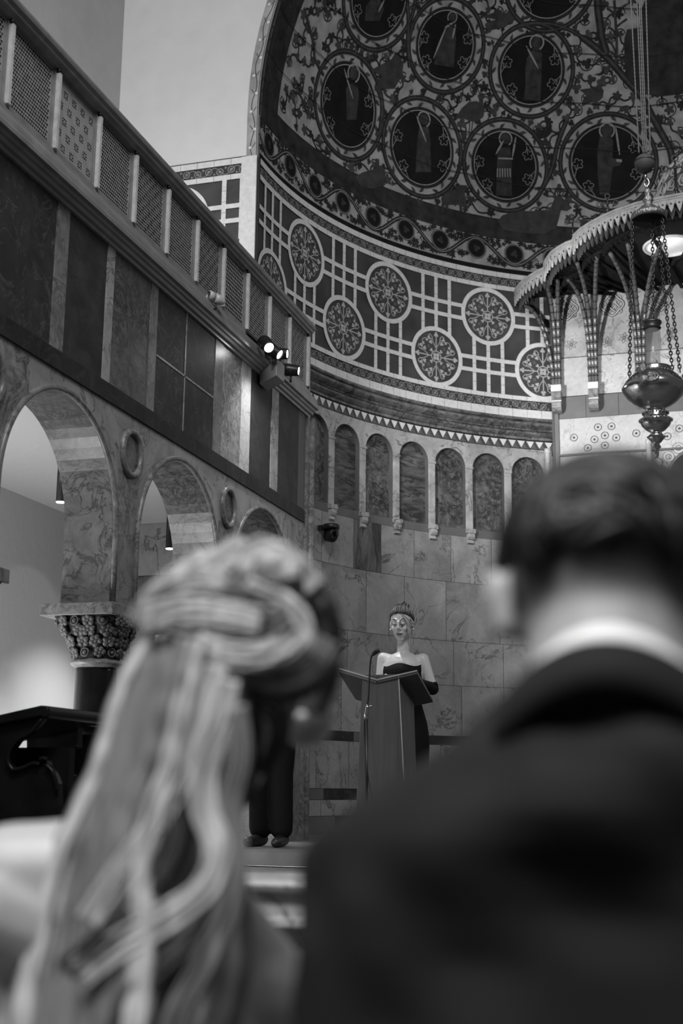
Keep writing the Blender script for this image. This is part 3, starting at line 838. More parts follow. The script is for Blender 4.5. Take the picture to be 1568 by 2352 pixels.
# large branches and the dark centre piece
def both(fn, pts, w, n=5):
    q = smooth([fn(*p) for p in pts], n); vine(q, w); vine([mirror(x) for x in q], w)
both(cB, [(930,-40),(935,60),(950,180),(965,290),(1000,400)], .085)
both(cB, [(355,195),(470,172),(600,180),(720,220),(830,285),(950,380),(1050,480),(1150,600),(1260,720),(1330,850),(1400,980),(1470,1110),(1490,1220)], [.04]*20+[.075]*60)
both(cB, [(700,895),(640,1050),(600,1220),(560,1330),(500,1430)], .055)
both(cA, [(460,560),(395,440),(385,330),(350,190),(330,110)], .035); both(cA, [(345,860),(280,700),(215,700),(200,760)], .022)
both(cA, [(1100,500),(1085,330),(1090,150),(1080,0)], .05); both(cA, [(850,640),(890,760),(880,950),(850,1010)], .045)
both(cB, [(1065,480),(1075,380),(1070,240),(1060,60),(1055,0)], .028)
for a in ((1000,285,1070,400),(1030,380,1085,470),(1070,200,1150,140),(1110,390,1130,330),(1010,200,1065,260),(1055,120,1000,60),(1065,90,1150,30)):
    both(cB, [(a[0],a[1]), ((a[0]+a[2])/2+8,(a[1]+a[3])/2-8), (a[2],a[3])], .02, 3)
blob = [(1130,290),(1150,220),(1240,205),(1260,60),(1310,-60),(1700,-60),(1900,200),(1750,640),(1600,690),(1400,715),(1250,690),(1170,600),(1130,500)]
P.fill([cB(*q) for q in blob], BD, .012, c=cB(1500,330), rings=8)
# animals
def beast(fn, pts, mi=MID, h=.0085): 
    q = [fn(*p) for p in pts]; P.fill(q, mi, h, rings=2); P.fill([mirror(x) for x in q], mi, h, rings=2)
def leg(fn, a, b, w=.02, mi=MID): 
    P.stroke([fn(*a), fn(*b)], w, mi, .0086); P.stroke([mirror(fn(*a)), mirror(fn(*b))], w, mi, .0086)
beast(cC, [(8,815),(55,740),(105,695),(160,690),(195,715),(215,750),(205,795),(160,830),(110,825),(60,800)])
leg(cC, (190,730), (188,660), .05); beast(cC, [(165,650),(185,632),(212,640),(214,665),(190,680),(170,670)]); leg(cC, (205,655), (245,665), .012)
leg(cC, (112,825), (106,930), .012); leg(cC, (132,825), (120,925), .012)
beast(cD, [(1312,1330),(1325,1280),(1370,1270),(1430,1268),(1470,1275),(1475,1340),(1440,1365),(1370,1365),(1325,1370)])
beast(cD, [(1405,1245),(1440,1235),(1485,1238),(1482,1262),(1455,1290),(1430,1275)])
for a, b in (((1325,1350),(1322,1420)), ((1350,1350),(1350,1405)), ((1440,1350),(1445,1410)), ((1468,1330),(1470,1425))): leg(cD, a, b, .035)
beast(cC, [(300,1510),(335,1470),(430,1440),(560,1442),(670,1430),(720,1490),(700,1560),(620,1600),(450,1590),(340,1570)])
beast(cC, [(650,1470),(680,1380),(695,1340),(740,1345),(810,1420),(775,1440),(735,1432),(715,1510),(690,1540)])
for a, b in (((700,1345),(650,1280)), ((690,1340),(640,1340)), ((712,1340),(715,1290)), ((672,1310),(625,1295)), ((735,1345),(760,1300))): leg(cC, a, b, .014)
beast(cD, [(735,1180),(790,1150),(850,1135),(905,1110),(942,1150),(932,1240),(860,1262),(780,1250)]); leg(cD, (888,1130), (885,1060), .05)
beast(cD, [(838,470),(980,395),(1010,345),(1060,420),(1052,500),(1000,590),(895,590),(872,545),(935,510)])
beast(cC, [(860,612),(930,602),(962,610),(978,580),(1002,575),(1026,620),(1020,662),(990,690),(930,700),(880,725),(875,700),(915,668),(900,640)])
beast(cC, [(530,940),(590,892),(635,872),(645,838),(672,850),(670,905),(640,935),(590,948)], VN); leg(cC, (620,935), (622,962), .01)
beast(cC, [(190,112),(300,78),(378,92),(400,52),(432,70),(402,140),(350,185),(240,205),(215,160),(300,130)])
beast(cC, [(962,508),(1000,500),(1030,460),(1028,500),(1000,515)], VN)
# scattered leaves and tendrils over the pale ground
def free(p, margin=.17):
    return all(np.linalg.norm(p-c) > r+margin for c, r in allm)
pts_used = []
cnt = 0
for _ in range(9000):
    z = rnd.uniform(.06, .98); a = rnd.uniform(0, PI); ph = math.asin(z)
    p = np.array(sph(a, ph))
    if p[1] < 10.06 or p[2] < 7.25 or not free(p): continue
    if any(np.linalg.norm(p-q) < .105 for q in pts_used): continue
    pts_used.append(p)
for p in pts_used:
    s_ = rnd.uniform(.034, .064); a = rnd.random()*2*PI
    P.fill(P.loc(p, rot(leaf(rnd.choice((3, 5, 5)), .55, 24), a, (0, 0), s_)), rnd.choice((MID, VN, MID, VH)), .0065, rings=1)
    near = sorted(pts_used, key=lambda q: np.linalg.norm(p-q))[1:3]
    for q in near[:1 + (rnd.random() < .5)]:
        d = q-p; mid_ = (p+q)/2 + np.cross(d, DC-p)*.07*rnd.choice((-1, 1))
        P.stroke(smooth([p, mid_, q], 4), .018, VN, .006)
    if rnd.random() < .5:
        P.ring(p, s_*1.2, .010, VN, .006, 16, a, a+3.6)
# plank joints of the dome lining
for z in (7.62, 8.05, 8.5, 8.95, 9.35):
    ph = math.asin((z-ZA)/R0); n = 90
    P.stroke([sph(PI*i/n, ph+.012*math.sin(i*.7)*.3) for i in range(n+1)], .008, VN, .0145)
struct(P.build('ceiling_apse_dome', [MT[k] for k in dn]))
# ------------------------------------------------------------------ scroll band with small medallions under the dome
P = Paint(CY)
n = 90
for i in range(n):
    a, b = PI*i/n, PI*(i+1)/n
    for z0, z1, m_ in ((6.604, 6.66, 6), (6.66, 6.985, 0), (6.985, 7.001, 7)):
        q = [cyl(a, z0, R0-.003), cyl(b, z0, R0-.003), cyl(b, z1, R0-.003), cyl(a, z1, R0-.003)]; P.add(q, [(0, 1, 2, 3)], 4 if m_ == 6 else (BG if m_ == 0 else BD))
zb = 6.835
for k in range(-5, 27):
    th = 150.21 - 6.70*(k-2) ; 
    if th > 182 or th < -2: continue
    u = (180-th)*dg(1)*R0; c = usC(u, zb)
    P.disc(c, .118, VN, .0068, 28, 2); P.disc(c, .098, DI, .007, 28, 2); P.ring(c, .108, .007, LN, .008, 30); P.ring(c, .094, .006, MID, .009, 30)
    P.fill(P.loc(c, rot(leaf(3, .6, 16), k, (0, 0), .045)), RB, .0095, rings=1)
    s_ = 1 if k % 2 else -1
    D_ = 6.70*dg(1)*R0
    cv = [usC(u+D_*(t-.5)+0, zb+s_*.125*math.cos(PI*(t-.5))) for t in [j/10 for j in range(11)]]
    P.stroke(cv, .044, VN, .0055); P.stroke(cv, .007, LN, .0065)
    for t in range(60):
        du = rnd.uniform(-.5, .5)*D_; dz = rnd.choice((-1, 1))*rnd.uniform(.06, .14)
        if du*du+dz*dz < .0165: continue
        P.fill(P.loc(usC(u+du, zb+dz), rot(leaf(5, .6, 20), rnd.random()*6, (0, 0), rnd.uniform(.022, .040))), VN, .006, rings=1)
    for t in range(12):
        du = D_*.5+rnd.uniform(-.03, .03); z_ = zb+rnd.uniform(-.12, .12)
        P.stroke([usC(u+du, z_), usC(u+du+rnd.uniform(-.05, .05), z_+rnd.uniform(-.05, .05))], .010, VN, .006)
struct(P.build('trim_scroll_band', [MT[k] for k in dn]))
# painted border round the opening on the end wall
P = Paint(EN); n = 120
for i in range(n):
    a, b = PI*i/n, PI*(i+1)/n
    P.add([(X0+r*math.cos(t), YE-.003, ZA+r*math.sin(t)) for r, t in ((R0, a), (RO+.006, a), (RO+.006, b), (R0, b))], [(0, 1, 2, 3)], 0)
    P.add([(X0+R0*math.cos(a), YE-.003, ZA+R0*math.sin(a)), (X0+R0*math.cos(b), YE-.003, ZA+R0*math.sin(b)), (X0+R0*math.cos(b), Y0+.01, ZA+R0*math.sin(b)), (X0+R0*math.cos(a), Y0+.01, ZA+R0*math.sin(a))], [(0, 1, 2, 3)], 1)
for sg in (-1, 1):
    a = X0+sg*R0; b = X0+sg*(RO+.006)
    P.add([(a, YE-.003, 6.6), (b, YE-.003, 6.6), (b, YE-.003, ZA), (a, YE-.003, ZA)], [(0, 1, 2, 3)], 0)
rr_ = (R0+RO)/2; N = 300
def bpt(i, off=0):
    s_ = i/N*(PI*rr_+.8)-.4; 
    if s_ < 0: return np.array([X0-(rr_+off), YE, ZA+s_])
    a = PI-s_/rr_; 
    if a < 0: return np.array([X0+rr_+off, YE, ZA-(s_-PI*rr_)])
    return np.array([X0+(rr_+off)*math.cos(a), YE, ZA+(rr_+off)*math.sin(a)])
P.stroke([bpt(i, .018*math.sin(i*2*PI/9)) for i in range(N+1)], .007, 1, .007)
P.stroke([bpt(i, -.040) for i in range(N+1)], .006, 1, .007)
for i in range(2, N, 4):
    b = 1 if (i//4) % 2 else -1
    P.fill(P.loc(bpt(i, -b*.020), rot(leaf(5, .35, 12), i, (0, 0), .016)), 2, .008, rings=1)
    P.stroke([bpt(i), bpt(i+1, b*.028)], .005, 1, .008)
struct(P.build('trim_arch_border', [MT['p_bg'], MT['tile_d'], MT['tile_w']]))
sb = bpy.data.materials['painted plaster']
# ------------------------------------------------------------------ marble screen wall behind the altar
YR = 12.9; XL = -1.655; XR = 2*X0-XL
P = Paint(Surf('rer'))
rn = ['m_reredos','m_tan','tile_w','m_white','tile_d','m_span','dark','m_a']
P.box((XL, YR, PZ), (XR, YR+.1, 6.40), 6)
rrows = [(PZ, 1.7, 'm_a', .9), (1.7, 2.6, 'm_a', .8), (2.6, 3.6, 'm_span', .9), (3.6, 4.60, 'm_span', .75), (4.62, 5.0, 'm_white', 1.4), (5.0, 5.235, 'm_tan', .33), (5.24, 5.655, 'm_reredos', .42), (5.66, 6.40, 'm_span', 1.1)]
for z0, z1, k, w in rrows:
    x = XL+.01
    while x < XR-.02:
        x1 = min(XR-.01, x+w); P.box((x+.002, YR-.012, z0+.002), (x1-.002, YR+.01, z1-.002), rn.index(k)); x = x1
P.box((XL-.005, YR-.04, PZ), (XL+.018, YR+.05, 6.40), 4); P.box((XL+.02, YR-.035, PZ), (XL+.06, YR+.02, 5.3), 1); P.box((XR-.06, YR-.04, PZ), (XR+.01, YR+.05, 6.4), 4)
H = .016
def rp(x, z): return np.array([x, YR, z])
# knots
for px in (1300, 1405, 1512, 1618):
    q = atY(px, 698, YR); s_ = .075; c = rp(q[0], 6.19)
    for k in range(4):
        a = k*PI/2+PI/4
        for d in (0, PI):
            o = rot([(s_*.75, 0)], a+d*0)[0]
        P.stroke(P.loc(c, rot(leaf(0, 0, 4), 0, (0, 0), .001)), .001, 4, H)
        ell = rot([(.088*math.cos(2*PI*i/28)+.035, .036*math.sin(2*PI*i/28)) for i in range(28)], a)
        P.stroke(P.loc(c, ell), .024, 4, H+k*.001, closed=True); P.stroke(P.loc(c, ell), .011, 0, H+.0005+k*.001, closed=True)
    lp = [(.105*math.cos(2*PI*i/48)*(1+.12*math.cos(4*2*PI*i/48)), .105*math.sin(2*PI*i/48)*(1+.12*math.cos(4*2*PI*i/48))) for i in range(48)]
    P.stroke(P.loc(c, lp), .026, 4, H+.005, closed=True); P.stroke(P.loc(c, lp), .012, 0, H+.0055, closed=True)
# six-petal flowers
for px, py in ((1312, 792), (1393, 787), (1433, 777), (1540, 766)):
    q = atY(px, py, YR); c = rp(q[0], q[2])
    for k in range(6):
        a = k*PI/3+.3; pet = rot([(.012, 0), (.035, .014), (.062, 0), (.035, -.014)], a)
        P.stroke(P.loc(c, pet), .005, 4, H, closed=True); P.fill(P.loc(c, rot([(.06, 0)], a)[0:1]*3), 4, H, rings=1)
    P.ring(c, .012, .006, 4, H, 12)
# inlaid rings on the white panel
for px, py in ((1318, 1006), (1373, 982), (1404, 980), (1389, 1001), (1365, 1010), (1415, 1006), (1389, 1024), (1461, 996), (1532, 1003), (1560, 985), (1350, 1030)):
    q = atY(px, py, YR); c = rp(q[0], q[2]); P.ring(c, .036, .007, 4, H, 24); P.disc(c, .013, 4, H, 10, 1)
# guilloche round the dark round-headed panels at the right
for gx in (1606,):
    q = atY(gx, 1100, YR); c = rp(q[0], q[2]); 
    P.disc(c, .30, 6, H, 40, 3); P.ring(c, .315, .02, 1, H, 50)
    for k in range(18):
        a = 2*PI*k/18; o = P.loc(c, [(.375*math.cos(a), .375*math.sin(a))])[0]
        P.ring(o, .042, .032, 4, H, 20); P.ring(o, .042, .022, 3, H+.001+.0004*(k % 2), 20)
P.box((XL+.03, YR-.03, 4.60), (XR-.03, YR+.01, 4.62), 1)
struct(P.build('wall_altar_screen', [MT[k] for k in rn]))
for px, py in ((1257, 1031), (1489, 1010)):
    q = atY(px, py, 12.82); mb = MB()
    mb.lathe((q[0], 12.82, 0), [(.045, .9), (.045, .97), (.028, 1.0), (.026, q[2]-.05), (.032, q[2]-.045), (.034, q[2]-.02), (.034, q[2])], 16)
    o = mb.build('colonnette', MT['m_white']); 
    tag(o, 'slender white colonnette where the mosaic wall meets the altar screen' if px < 1300 else 'slender white colonnette below the hanging lamp on the altar screen', 'colonnette')
# ------------------------------------------------------------------ altar canopy: lobed scalloped hood, ribs, corbels, dome
CZ = 6.40
can = empty('altar_canopy', (X0, YR-.02, 5.2), 'lobed altar canopy with scalloped fringe and plaster dome on curved ribs', 'canopy')
half = [(-2.036,12.88),(-1.99,12.72),(-1.915,12.56),(-1.80,12.40),(-1.70,12.29),(-1.615,12.22),(-1.60,12.10),(-1.56,11.99),(-1.50,11.86),(-1.42,11.76),(-1.33,11.67),(-1.262,11.63),
        (-1.23,11.50),(-1.16,11.39),(-1.06,11.28),(-.95,11.18),(-.80,11.07),(-.62,10.98),(-.42,10.93),(-.20,10.90),(X0,10.895)]
edge = [np.array([x, y, CZ]) for x, y in half]; edge += [mirror(p) for p in edge[-2::-1]]
def resample(pts, step):
    o = [pts[0]]; acc = 0
    for a, b in zip(pts[:-1], pts[1:]):
        L = np.linalg.norm(b-a); t = step-acc
        while t <= L: o.append(a+(b-a)*t/L); t += step
        acc = (acc+L) % step
    return o
mb = MB()
mb.tube(edge, .014, 8, 0); mb.tube([p-(0,0,.026) for p in edge], .009, 8, 0)
for a, b in zip(edge[:-1], edge[1:]): mb.add([a-(0,0,.0), b-(0,0,.0), b-(0,0,.045), a-(0,0,.045)], [(0,1,2,3)], 0)
mb.build('rim_moulding', MT['can_edge'], can)
cx = np.array([X0, 12.3, CZ])
def spikes(off, z, w, h, mi_):
    mb = MB()
    pts = resample([p+(cx-p)/np.linalg.norm(cx-p)*off*np.array([1,1,0]) for p in edge], w)
    for a, b in zip(pts[:-1], pts[1:]):
        m_ = (a+b)/2; dn_ = np.array([0,0,1.]); t = .008*np.cross(b-a, dn_)/np.linalg.norm(b-a)
        f_ = [a-(0,0,z), b-(0,0,z), b*.5+m_*.5-(0,0,z+h*.62), m_-(0,0,z+h), a*.5+m_*.5-(0,0,z+h*.62)]
        mb.extrude([q+t for q in f_], -2*t, 0)
        o = m_-(0,0,z+h*.28)
        mb.extrude([o+(b-a)*.13*math.cos(2*PI*i/6)/1+np.array([0,0,.010*math.sin(2*PI*i/6)])+t*1.1 for i in range(6)], -2.2*t, 1)
        mb.tube([a+(0,0,-z), a-(0,0,z+h*.30)], .006, 5, 0)
    return mb
o = spikes(0, .045, .072, .115, 0).build('scalloped_fringe', [MT['can_edge'], MT['black']], can)
o = spikes(.06, .085, .066, .120, 0).build('scalloped_fringe', [MT['fringe2'], MT['black']], can)
# board ceiling of the hood with an open round eye
mb = MB(); EC = np.array([atZ(1537, 566, 6.33)[0], atZ(1537, 566, 6.33)[1]]); ER = .235
ring_ = [np.array([EC[0]+ER*math.cos(2*PI*i/48), EC[1]+ER*math.sin(2*PI*i/48), 6.34]) for i in range(48)]
outl = [p+(cx-p)*.03*np.array([1,1,0])-(0,0,.06) for p in edge]
outl = resample(outl+[outl[0]], .05)
import bisect
ang = lambda p: math.atan2(p[1]-EC[1], p[0]-EC[0])
oa = sorted([(ang(p), tuple(p)) for p in outl])
def out_at(a):
    best = min(oa, key=lambda q: abs((q[0]-a+PI) % (2*PI)-PI)); return np.array(best[1])
N_ = 144
for z, mi_ in ((0, 0), (.05, 0)):
    R1 = [np.array([EC[0]+ER*math.cos(2*PI*i/N_-PI), EC[1]+ER*math.sin(2*PI*i/N_-PI), 6.34+z]) for i in range(N_)]
    R2 = [out_at(2*PI*i/N_-PI)+(0,0,z) for i in range(N_)]
    mb.add(R1+R2, [(i, (i+1) % N_, N_+(i+1) % N_, N_+i) for i in range(N_)], mi_)
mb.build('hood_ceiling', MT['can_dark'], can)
mb = MB()
mb.tube([(EC[0]+ER*math.cos(2*PI*i/48), EC[1]+ER*math.sin(2*PI*i/48), 6.335) for i in range(48)], .016, 8, 0, closed=True)
mb.tube([(EC[0]+(ER-.02)*math.cos(2*PI*i/48), EC[1]+(ER-.02)*math.sin(2*PI*i/48), 6.35) for i in range(48)], .009, 8, 0, closed=True)
fr = mb.build('eye_frame', MT['tile_w'], can)
mb = MB(); mb.lathe((EC[0], EC[1], 6.34), [(ER, 0), (ER, .34)], 48, 0)
for i in range(24):
    a = 2*PI*i/24; mb.tube([(EC[0]+(ER-.008)*math.cos(a), EC[1]+(ER-.008)*math.sin(a), z) for z in (6.35, 6.66)], .007, 5, 1)
mb.build('eye_lining', [mat('glowing eye lining', .8, .6, emit=.2), MT['tile_m']], can)  # lining glows by itself, standing in for light inside the dome
# purlins and toothed beams below the hood
mb = MB()
for d in (.28, .98):
    q = [p+(cx-p)*d*.75*np.array([1,1,0])-(0,0,.075) for p in edge]
    mb.tube(q, .022, 6, 0)
    if d < .9:
        for p in resample(q, .07):
            if np.linalg.norm(p[:2]-EC) > .5: mb.box(p-(.016,.016,.05), p+(.016,.016,0), 0)
for i in range(2, len(edge)-2, 3):
    p = edge[i]; c = np.array([p[0]*.55+X0*.45, YR-.05, CZ-.10]); mb.tube([p-(0,0,.05), c], .020, 6, 0)
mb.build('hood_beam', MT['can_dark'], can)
# corbels and bamboo-like ribs
corb = [-1.60, -1.225, -.745]
ends = [[(-1.96,12.86,6.27),(-1.63,12.30,6.30),(-1.50,12.34,6.30)], [(-1.40,12.35,6.30),(-1.262,11.95,6.30),(-1.06,11.85,6.30)], [(-.93,11.80,6.30),(-.75,11.63,6.30),(-.45,11.75,6.32)]]
def make_ribs(cx_, es, sg):
    f = (lambda p: mirror(np.array(p, float))) if sg > 0 else (lambda p: np.array(p, float))
    for j, e in enumerate(es):
        a = f((cx_+(j-1)*.03, YR-.075, 5.33)); b = f(e); pts = []
        for i in range(25):
            t = i/24; s_ = 1-math.cos(t*PI/2)
            k = t**2.4 if j != 0 or cx_ > -1.5 else t**1.6
            pts.append(np.array([a[0]+(b[0]-a[0])*k, a[1]+(b[1]-a[1])*k, a[2]+(b[2]-a[2])*math.sin(t*PI/2)**.95]))
        mb = MB(); mb.tube(pts, .021, 8, 0)
        rs_ = resample(pts, .088)
        for q, nx in zip(rs_[1:-1], rs_[2:]):
            t = (nx-q)/np.linalg.norm(nx-q)
            mb.tube([q-t*.006, q+t*.006], .0255, 8, 1); c = q+t*.044
            out = np.array([0, -1, 0.]); out = out-t*(out@t); out /= np.linalg.norm(out); sd = np.cross(out, t)
            if c[2] < 6.0:
                for dx, dz in ((-.005,.012),(.005,.010),(-.003,.001),(.004,-.004),(-.005,-.012)):
                    p = c+out*.0205+sd*dx+t*dz; mb.box(p-(.0036,.003,.0036), p+(.0036,.003,.0036), 2)
        mb.build('rib', [MT['can_rib'], MT['can_ring'], MT['shell']], can)
        # thin back stay
    mb = MB(); q = [f((cx_, YR-.03, 5.33)), f((cx_-.02, YR-.05, 5.9)), f((cx_-.05, YR-.35, 6.3))]; mb.tube(smooth(q, 6), .012, 6, 0); mb.build('stay', MT['can_dark'], can)
    mb = MB(); c = f((cx_, YR, 0)); w = .052
    mb.box((c[0]-w, YR-.145, 5.265), (c[0]+w, YR-.01, 5.335), 0)
    pr = [(YR-.01,5.265),(YR-.150,5.265),(YR-.152,5.225),(YR-.14,5.20),(YR-.12,5.175),(YR-.12,5.160),(YR-.135,5.150),(YR-.13,5.10),(YR-.10,5.068),(YR-.05,5.055),(YR-.01,5.055)]
    mb.extrude([(c[0]-w*.94, y, z) for y, z in pr], (w*1.88, 0, 0), 1)
    mb.box((c[0]-w, YR-.128, 5.160), (c[0]+w, YR-.01, 5.172), 0)
    mb.build('corbel', [MT['tile_w'], MT['m_strip_d']], can, bevel=.004)
for c_, e_ in zip(corb, ends): make_ribs(c_, e_, -1); make_ribs(c_, e_, 1)
# dome on the hood
mb = MB(); dc = np.array([X0, 11.9, 6.50]); rx, rz = .62, .80
prof_ = [(rx*math.cos(PI/2*i/24)**.9 if i < 24 else .01, rz*math.sin(PI/2*i/24)) for i in range(25)]
mb.lathe(dc, prof_, 64, 1)
def dpt(a, v, off=.0):
    a_ = v*PI/2; r = rx*math.cos(a_)**.9+off; return dc+np.array([r*math.cos(a), r*math.sin(a), (rz+off)*math.sin(a_)])
rows_ = [(.08, 26, .06), (.22, 26, .055), (.36, 22, .052), (.49, 18, .05), (.61, 14, .045), (.73, 10, .04)]
for ir, (v, nn, rr_) in enumerate(rows_):
    for i in range(nn):
        a = 2*PI*(i+.5*(ir % 2))/nn; m_ = 8 if (i+ir) % 2 == 0 else 5
        sc = rr_/(rx*math.cos(v*PI/2)**.9)
        for q, tw in ((1.0, .011), (.5, .008)):
            lp = [dpt(a+sc*q*1.15*math.cos(2*PI*j/m_), v+q*.062*math.sin(2*PI*j/m_), .004) for j in range(m_)]
            mb.tube(lp, tw, 5, 0, closed=True)
        mb.ball(dpt(a, v, .0), .010, 4, 1)
mb.build('dome', [MT['dome_pat'], MT['dome_line']], can)
mb = MB(); mb.lathe((dc[0], dc[1], 6.40), [(.70, 0), (.70, .05), (.66, .07), (.66, .12)], 64, 0); mb.build('dome_base', MT['can_edge'], can)
# trefoil crosses standing on the rim
def finial(base, h, sc):
    mb = MB(); b = np.array(base); mb.tube([b, b+(0,0,h)], .010*sc, 6, 0); mb.ball(b+(0,0,h*.35), .022*sc, 6, 0); mb.ball(b+(0,0,h*.55), .016*sc, 6, 0)
    t = b+np.array([0,0,h])
    for dx, dz in ((-1,0), (1,0), (0,1)):
        e = t+np.array([dx, 0, dz])*.05*sc; mb.tube([t, e], .007*sc, 6, 0)
        c = e+np.array([dx, 0, dz])*.022*sc; mb.tube([c+np.array([math.cos(2*PI*i/14), 0, math.sin(2*PI*i/14)])*.022*sc for i in range(14)], .006*sc, 5, 0, closed=True)
    mb.ball(t, .014*sc, 6, 0); mb.build('finial_cross', MT['iron'], can)
finial((-.885,11.13,CZ), .10, 1.0); finial((2*X0+.885,11.13,CZ), .10, 1.0); finial((-1.262,11.66,CZ), .20, .8); finial((2*X0+1.262,11.66,CZ), .20, .8)
finial((-.28,11.35,CZ), .48, 1.3); finial((2*X0+.28,11.35,CZ), .48, 1.3); finial((X0,11.9,7.28), .2, 1.2)
# ------------------------------------------------------------------ hanging sanctuary lamp
LY = 7.0
def L(px, py): return atY(px, py, LY)
lc = L(1503, 890); LX = lc[0]-.002
kx = LY/2960*1.0
def lz(py): return L(1500, py)[2]
lamp = empty('sanctuary_lamp', (LX, LY, lz(1050)), 'chased silver hanging lamp with chains and glass tube before the altar canopy', 'hanging lamp')
prof_ = [(3,1052),(5,1040),(4,1034),(10,1028),(6,1020),(11,1016),(16,1010),(22,1004),(14,998),(12,994),(22,988),(32,978),(36,968),(33,962),(26,956),(29,950),(24,946),(22,940),(34,934),(48,926),(62,914),(72,900),(75,892),(70,884),(66,878),(60,872),(52,864),(46,860),(40,857),(42,850),(40,846)]
mb = MB(); mb.lathe((LX, LY, 0), [(r*kx, lz(p)) for r, p in prof_], 48, 0); mb.build('bowl', MT['silver'], lamp)
mb = MB()
for i in range(3):
    a = 2*PI*i/3+2.5
    for r_, m_ in ((.052, 10), (.036, 8), (.02, 6)):
        c = np.array([LX+.166*math.cos(a), LY+.166*math.sin(a), lz(886)]); t = np.array([-math.sin(a), math.cos(a), 0]); u = np.array([-.5*math.cos(a), -.5*math.sin(a), .86])
        mb.tube([c+r_*(t*math.cos(2*PI*j/16)+u*.62*math.sin(2*PI*j/16)) for j in range(16)], .008, 6, 0, closed=True)
    mb.build('chased_ornament', MT['silver_orn'], lamp); mb = MB()
for i in range(3):
    a = 2*PI*i/3+.28+PI*0; e = np.array([math.cos(a), math.sin(a), 0])
    c = np.array([LX, LY, lz(885)])
    mb.tube(smooth([c+e*.16-(0,0,.02), c+e*.185+(0,0,.02), c+e*.20+(0,0,.045), c+e*.185+(0,0,.06), c+e*.165+(0,0,.045)], 5), [.022]*10+[.018]*11, 8, 0)
    mb.ball(c+e*.195+(0,0,.035), .028, 6, 0); mb.ball(c+e*.18-(0,0,.02), .03, 6, 0)
    mb.build('scroll_handle', MT['silver_orn'], lamp); mb = MB()
for zz, rr_, nn in ((878, 64, 40), (950, 29, 22), (966, 37, 26), (858, 41, 30)):
    for i in range(nn):
        a = 2*PI*i/nn; mb.ball((LX+rr_*kx*math.cos(a), LY+rr_*kx*math.sin(a), lz(zz)), .006, 4, 0)
    mb.build('beaded_edging', MT['silver_orn'], lamp); mb = MB()
mb = MB(); mb.tube([(LX+.028*math.cos(2*PI*i/20), LY, lz(1062)+.028*math.sin(2*PI*i/20)) for i in range(20)], .004, 6, closed=True); mb.build('pull_ring', MT['silver'], lamp)
mb = MB(); mb.lathe((LX, LY, 0), [(17*kx, lz(838)), (17.5*kx, lz(830)), (17.5*kx, lz(752)), (16*kx, lz(752)), (16*kx, lz(834))], 32, 0); mb.build('glass_tube', MT['glass'], lamp)
mb = MB(); mb.lathe((LX, LY, 0), [(18*kx, lz(757)), (22*kx, lz(754)), (18*kx, lz(750)), (23*kx, lz(743)), (23*kx, lz(739)), (15*kx, lz(739)), (15*kx, lz(745))], 32, 0); mb.build('tube_collar', MT['iron'], lamp)
mb = MB(); mb.lathe((LX, LY, 0), [(20*kx, lz(848)), (22*kx, lz(842)), (12*kx, lz(838)), (3*kx, lz(836))], 24, 0)
mb.tube([(LX+.02, LY, lz(846)), (LX+.02, LY, lz(828))], .003, 5, 0); mb.build('tube_socket', MT['silver'], lamp)
# crown plate, top hook, ball, ropes
cxp = L(1489, 490); CX_ = cxp[0]
mb = MB(); mb.lathe((CX_, LY, 0), [(41*kx, lz(503)), (43*kx, lz(497)), (41*kx, lz(491)), (33*kx, lz(487)), (24*kx, lz(480)), (17*kx, lz(474)), (10*kx, lz(470)), (9*kx, lz(464)), (13*kx, lz(460)), (12*kx, lz(455)), (7*kx, lz(450)), (8*kx, lz(438)), (5*kx, lz(430))], 40, 0)
mb.build('crown_plate', MT['silver_orn'], lamp)
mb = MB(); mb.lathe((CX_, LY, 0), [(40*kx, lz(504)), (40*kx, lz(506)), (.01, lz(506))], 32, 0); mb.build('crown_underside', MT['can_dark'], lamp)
def chain(mb, a, b, sag, link, th):
    a, b = np.array(a), np.array(b); n_ = int(np.linalg.norm(b-a)/(link*1.45)); P_ = [a+(b-a)*i/n_-np.array([0,0,sag*math.sin(PI*i/n_)]) for i in range(n_+1)]
    for i in range(n_):
        c = (P_[i]+P_[i+1])/2; t = (P_[i+1]-P_[i]); t /= np.linalg.norm(t); s_ = np.cross(t, (0,1,.1) if i % 2 else (1,0,.1)); s_ /= np.linalg.norm(s_)
        mb.tube([c+t*link*math.cos(2*PI*j/10)+s_*link*.55*math.sin(2*PI*j/10) for j in range(10)], th, 4, 0, closed=True)
for i, (a, b) in enumerate((((1453,500),(1446,874)), ((1520,500),(1562,858)), ((1497,498),(1501,745)))):
    mb = MB(); pa, pb = L(*a), L(*b); 
    if i < 2: pa[1] -= .03; pb[1] -= .03
    chain(mb, pa, pb, 0, .014, .0035); mb.build('chain', MT['iron'], lamp)
mb = MB(); q = L(1520, 500); chain(mb, (q[0]-.03, LY+.1, lz(500)), (LX+.10, LY+.14, lz(866)), 0, .014, .0035); mb.build('chain', MT['iron'], lamp)
mb = MB()
for i, p_ in enumerate((430, 418, 406)):
    c = np.array([CX_-.004*i, LY, lz(p_)]); s_ = np.array([1,0,0]) if i % 2 else np.array([0,1,0])
    mb.tube([c+np.array([0,0,1])*.024*math.cos(2*PI*j/14)+s_*.014*math.sin(2*PI*j/14) for j in range(14)], .0055, 6, closed=True)
mb.build('hook_link', MT['silver'], lamp)
bc = L(1480, 376)
mb = MB(); mb.ball(bc, 24.5*kx, 16, 0); mb.tube([(bc[0]+24.8*kx*math.cos(2*PI*i/40), bc[1]+24.8*kx*math.sin(2*PI*i/40), bc[2]+.012) for i in range(40)], .0018, 5, 1, closed=True)
